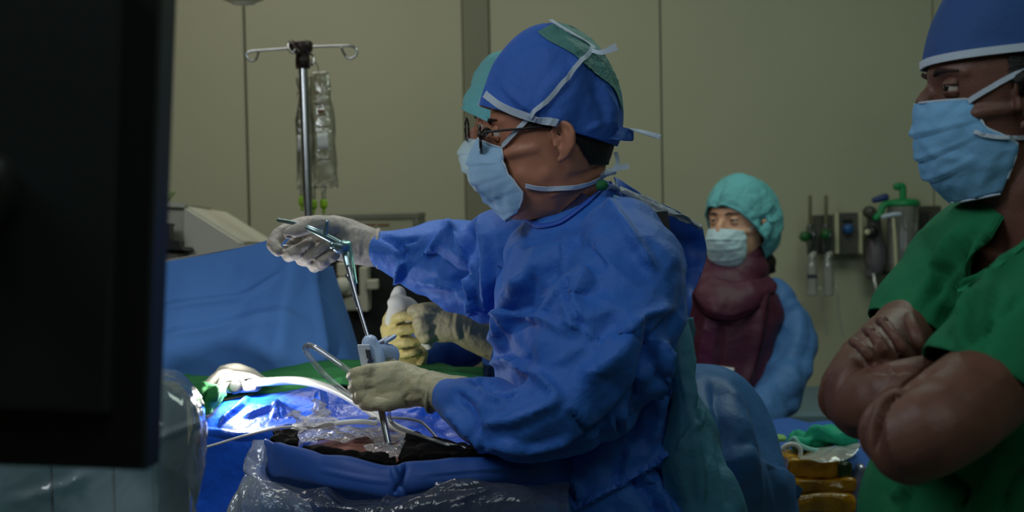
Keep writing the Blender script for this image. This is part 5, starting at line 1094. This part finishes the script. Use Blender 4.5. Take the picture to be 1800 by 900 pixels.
me, rim, pn = capshape(H, [(0, .102), (12, .106), (25, .110), (45, .118), (65, .140), (80, .168), (95, .175), (130, .15), (170, .132), (200, .125), (360, .098)], [(0, .084), (60, .088), (100, .09), (180, .088), (360, .084)], ((.098, 0, .046), (.06, -.04, .99)), 171, .0018, 9)
CAPT = bvh(me); mc = link('surgical_cap', me, M('cap_navy', (38, 82, 148), .7, bump=.3, bscale=1100, wr=.2, wscale=20), MN, solid=-.001)
link('cap_band', fixn(rimband(rim, pn, .0075, .0022)), white_tape, mc, smooth=False, label='white edge band')
rows = [(.107, .003, .058, .052, .004), (.110, -.016, .056, .058, -.012), (.109, -.045, .052, .062, -.026), (.102, -.070, .036, .066, -.036), (.090, -.092, .016, .068, -.052), (.068, -.112, .028, .052, -.103)]
mk, MG = facemask(H, rows, M('mask_sky', (128, 190, 238), .7, bump=.25, bscale=1500, wr=.15, wscale=40), MN, pleats=(.34, .55, .76), pa=.004)
link('mask_edge', edge_tube([MG[i, -1] for i in range(0, MG.shape[0], 4)], .0016), white_tape, mk); link('mask_edge', edge_tube([MG[0, j] for j in range(0, MG.shape[1], 3)], .0014), white_tape, mk); link('mask_edge', edge_tube([MG[-1, j] for j in range(0, MG.shape[1], 3)], .0014), white_tape, mk)
MT = wmesh(mk); TT = [BODY, CAPT, MT]
link('upper_tie', fixn(strap([(1704, 178), (1718, 168), (1745, 152), (1775, 135), (1798, 126), (1815, 120)], TT, 9, .003, DM)), white_tape, mk)
link('lower_tie', fixn(strap([(1712, 232), (1740, 240), (1770, 242), (1800, 241), (1825, 240)], [BODY, MT], 7, .003, DM)), white_tape, mk)
# scrubs top
torso = limb([(1816, 372, DM + .02, 108, .085), (1800, 415, DM + .03, 142, .125), (1795, 470, DM + .04, 160, .14), (1795, 560, DM + .05, 170, .15), (1785, 660, DM + .06, 180, .155), (1765, 760, DM + .06, 196, .16), (1748, 860, DM + .06, 212, .165), (1738, 960, DM + .06, 224, .17), (1735, 1400, DM + .06, 235, .18)], n=40)
rs = limb([(1736, 430, 1.74, 70, .065), (1690, 460, 1.745, 70, .064), (1640, 520, 1.72, 76, .066), (1600, 575, 1.69, 74, .066)], n=28)
ls = limb([(1900, 470, 1.56, 130, .075), (1850, 540, 1.5, 122, .072), (1790, 615, 1.43, 116, .074), (1738, 672, 1.392, 110, .072)], n=28)
me = fuse([torso, rs, ls], .0058, 4)
# cut the neck opening (V) and the sleeve ends
bm = bmesh.new(); bm.from_mesh(me)
A_, B_, C_ = at(1766, 376, 1.6), at(1690, 506, 1.5), at(1826, 420, 1.52)
def inside(px, py, poly):
    r = np.zeros(len(px), bool); n = len(poly)
    for i in range(n):
        (x1, y1), (x2, y2) = poly[i], poly[(i + 1) % n]
        c = ((y1 > py) != (y2 > py)) & (px < (x2 - x1) * (py - y1) / (y2 - y1 + 1e-9) + x1); r ^= c
    return r
POLY = [(1764, 300), (1764, 380), (1730, 438), (1688, 507), (1740, 468), (1800, 420), (1890, 360), (1890, 300)]
for (xa_, ya_), (xb_, yb_) in zip(POLY[1:6], POLY[2:7]):       # cut clean edges along the V
    n_ = (at(xa_, ya_, 1) - CAM).cross(at(xb_, yb_, 1) - CAM).normalized()
    lo, hi = np.minimum((xa_, ya_), (xb_, yb_)) - 12, np.maximum((xa_, ya_), (xb_, yb_)) + 12
    V = np.array([v.co[:] for v in bm.verts]); x, y, d_ = proj(V); sel = (x > lo[0]) & (x < hi[0]) & (y > lo[1]) & (y < hi[1]) & (d_ < DM + .06)
    vs = [v for v, k in zip(list(bm.verts), sel) if k]; st_ = set(vs)
    bmesh.ops.bisect_plane(bm, geom=vs + [e for e in bm.edges if e.verts[0] in st_ and e.verts[1] in st_] + [f for f in bm.faces if all(v in st_ for v in f.verts)], plane_co=CAM, plane_no=n_)
fc = np.array([f.calc_center_median()[:] for f in bm.faces]); x, y, d_ = proj(fc)
kill = (inside(x, y, POLY) & (d_ < DM + .06)) | ((y < 384) & (x > 1764))
bmesh.ops.delete(bm, geom=[f for f, k in zip(list(bm.faces), kill) if k], context='FACES')
for (hx, hy, hd), la, lb, tl, rr in (((1598, 576, 1.69), (1556, 550), (1642, 602), .25, .09), ((1732, 670, 1.392), (1665, 628), (1800, 712), .25, .1)):
    co = at(hx, hy, hd); no = (at(*lb, 1) - CAM).cross(at(*la, 1) - CAM).normalized(); no = -no if no.dot(UP) > 0 else no; no = (no - FW * tl).normalized()
    vs = [v for v in bm.verts if (v.co - co - no * (v.co - co).dot(no)).length < rr and abs((v.co - co).dot(no)) < .09]; st_ = set(vs)
    bmesh.ops.bisect_plane(bm, geom=vs + [e for e in bm.edges if e.verts[0] in st_ and e.verts[1] in st_] + [f for f in bm.faces if all(v in st_ for v in f.verts)], plane_co=co, plane_no=no)
    dead = []
    for f in bm.faces:
        r_ = f.calc_center_median() - co; h_ = r_.dot(no)
        if 0 < h_ < .09 and (r_ - no * h_).length < rr: dead.append(f)
    bmesh.ops.delete(bm, geom=dead, context='FACES')
bm.to_mesh(me); bm.free(); me.update()
crumple(me, .0034, 7, 181, k=6, sharp=.8)
sculpt(me, [(L_, w_, h_ * 1.7, k_) for L_, w_, h_, k_ in [([(1690, 400), (1650, 470), (1610, 545)], 10, .008, 's'), ([(1700, 420), (1680, 500), (1650, 580)], 12, -.010, 's'), ([(1740, 400), (1712, 460), (1690, 540)], 10, .008, 's'), ([(1690, 510), (1676, 545), (1670, 600)], 6, -.006, 's'), ([(1790, 440), (1740, 500), (1690, 590)], 14, .008, 's'),
            ([(1800, 520), (1750, 560), (1700, 610)], 10, -.006, 's'), ([(1650, 820), (1700, 860), (1690, 900)], 14, -.008, 's'), ([(1760, 780), (1740, 840), (1700, 900)], 14, .008, 's'), ([(1685, 640), (1740, 672), (1800, 710)], 4, .0025, 'r'), ([(1570, 545), (1640, 590)], 4, .0025, 'r'),
            ([(1730, 390), (1690, 440), (1640, 530)], 8, -.005, 's'), ([(1720, 520), (1700, 570), (1690, 620)], 9, .006, 's'), ([(1760, 500), (1740, 560), (1735, 620)], 10, -.005, 's'), ([(1570, 880), (1600, 850), (1640, 840)], 10, .006, 's'), ([(1800, 820), (1770, 860), (1760, 900)], 10, -.006, 's'), ([(1600, 860), (1590, 900), (1580, 930)], 9, -.006, 's')]])
ST = bvh(me); sc = link('scrub_top', me, scrub_green, MN, solid=-.0025)
hem = M('scrub_hem', (24, 140, 92), .85, bump=.4, bscale=1500)
link('neck_trim', fixn(strap([(1757, 376), (1742, 402), (1722, 440), (1702, 474), (1683, 508)], [ST], 9, .0025, 1.52, even=True)), hem, sc)
link('neck_trim', fixn(strap([(1684, 512), (1718, 492), (1746, 472), (1778, 447), (1812, 420)], [ST], 9, .0025, 1.52, even=True)), hem, sc)
legs(MN, at(1740, 900, DM).x, DM + .06, (-1, -.3), .75, scrub_green, black_plastic)
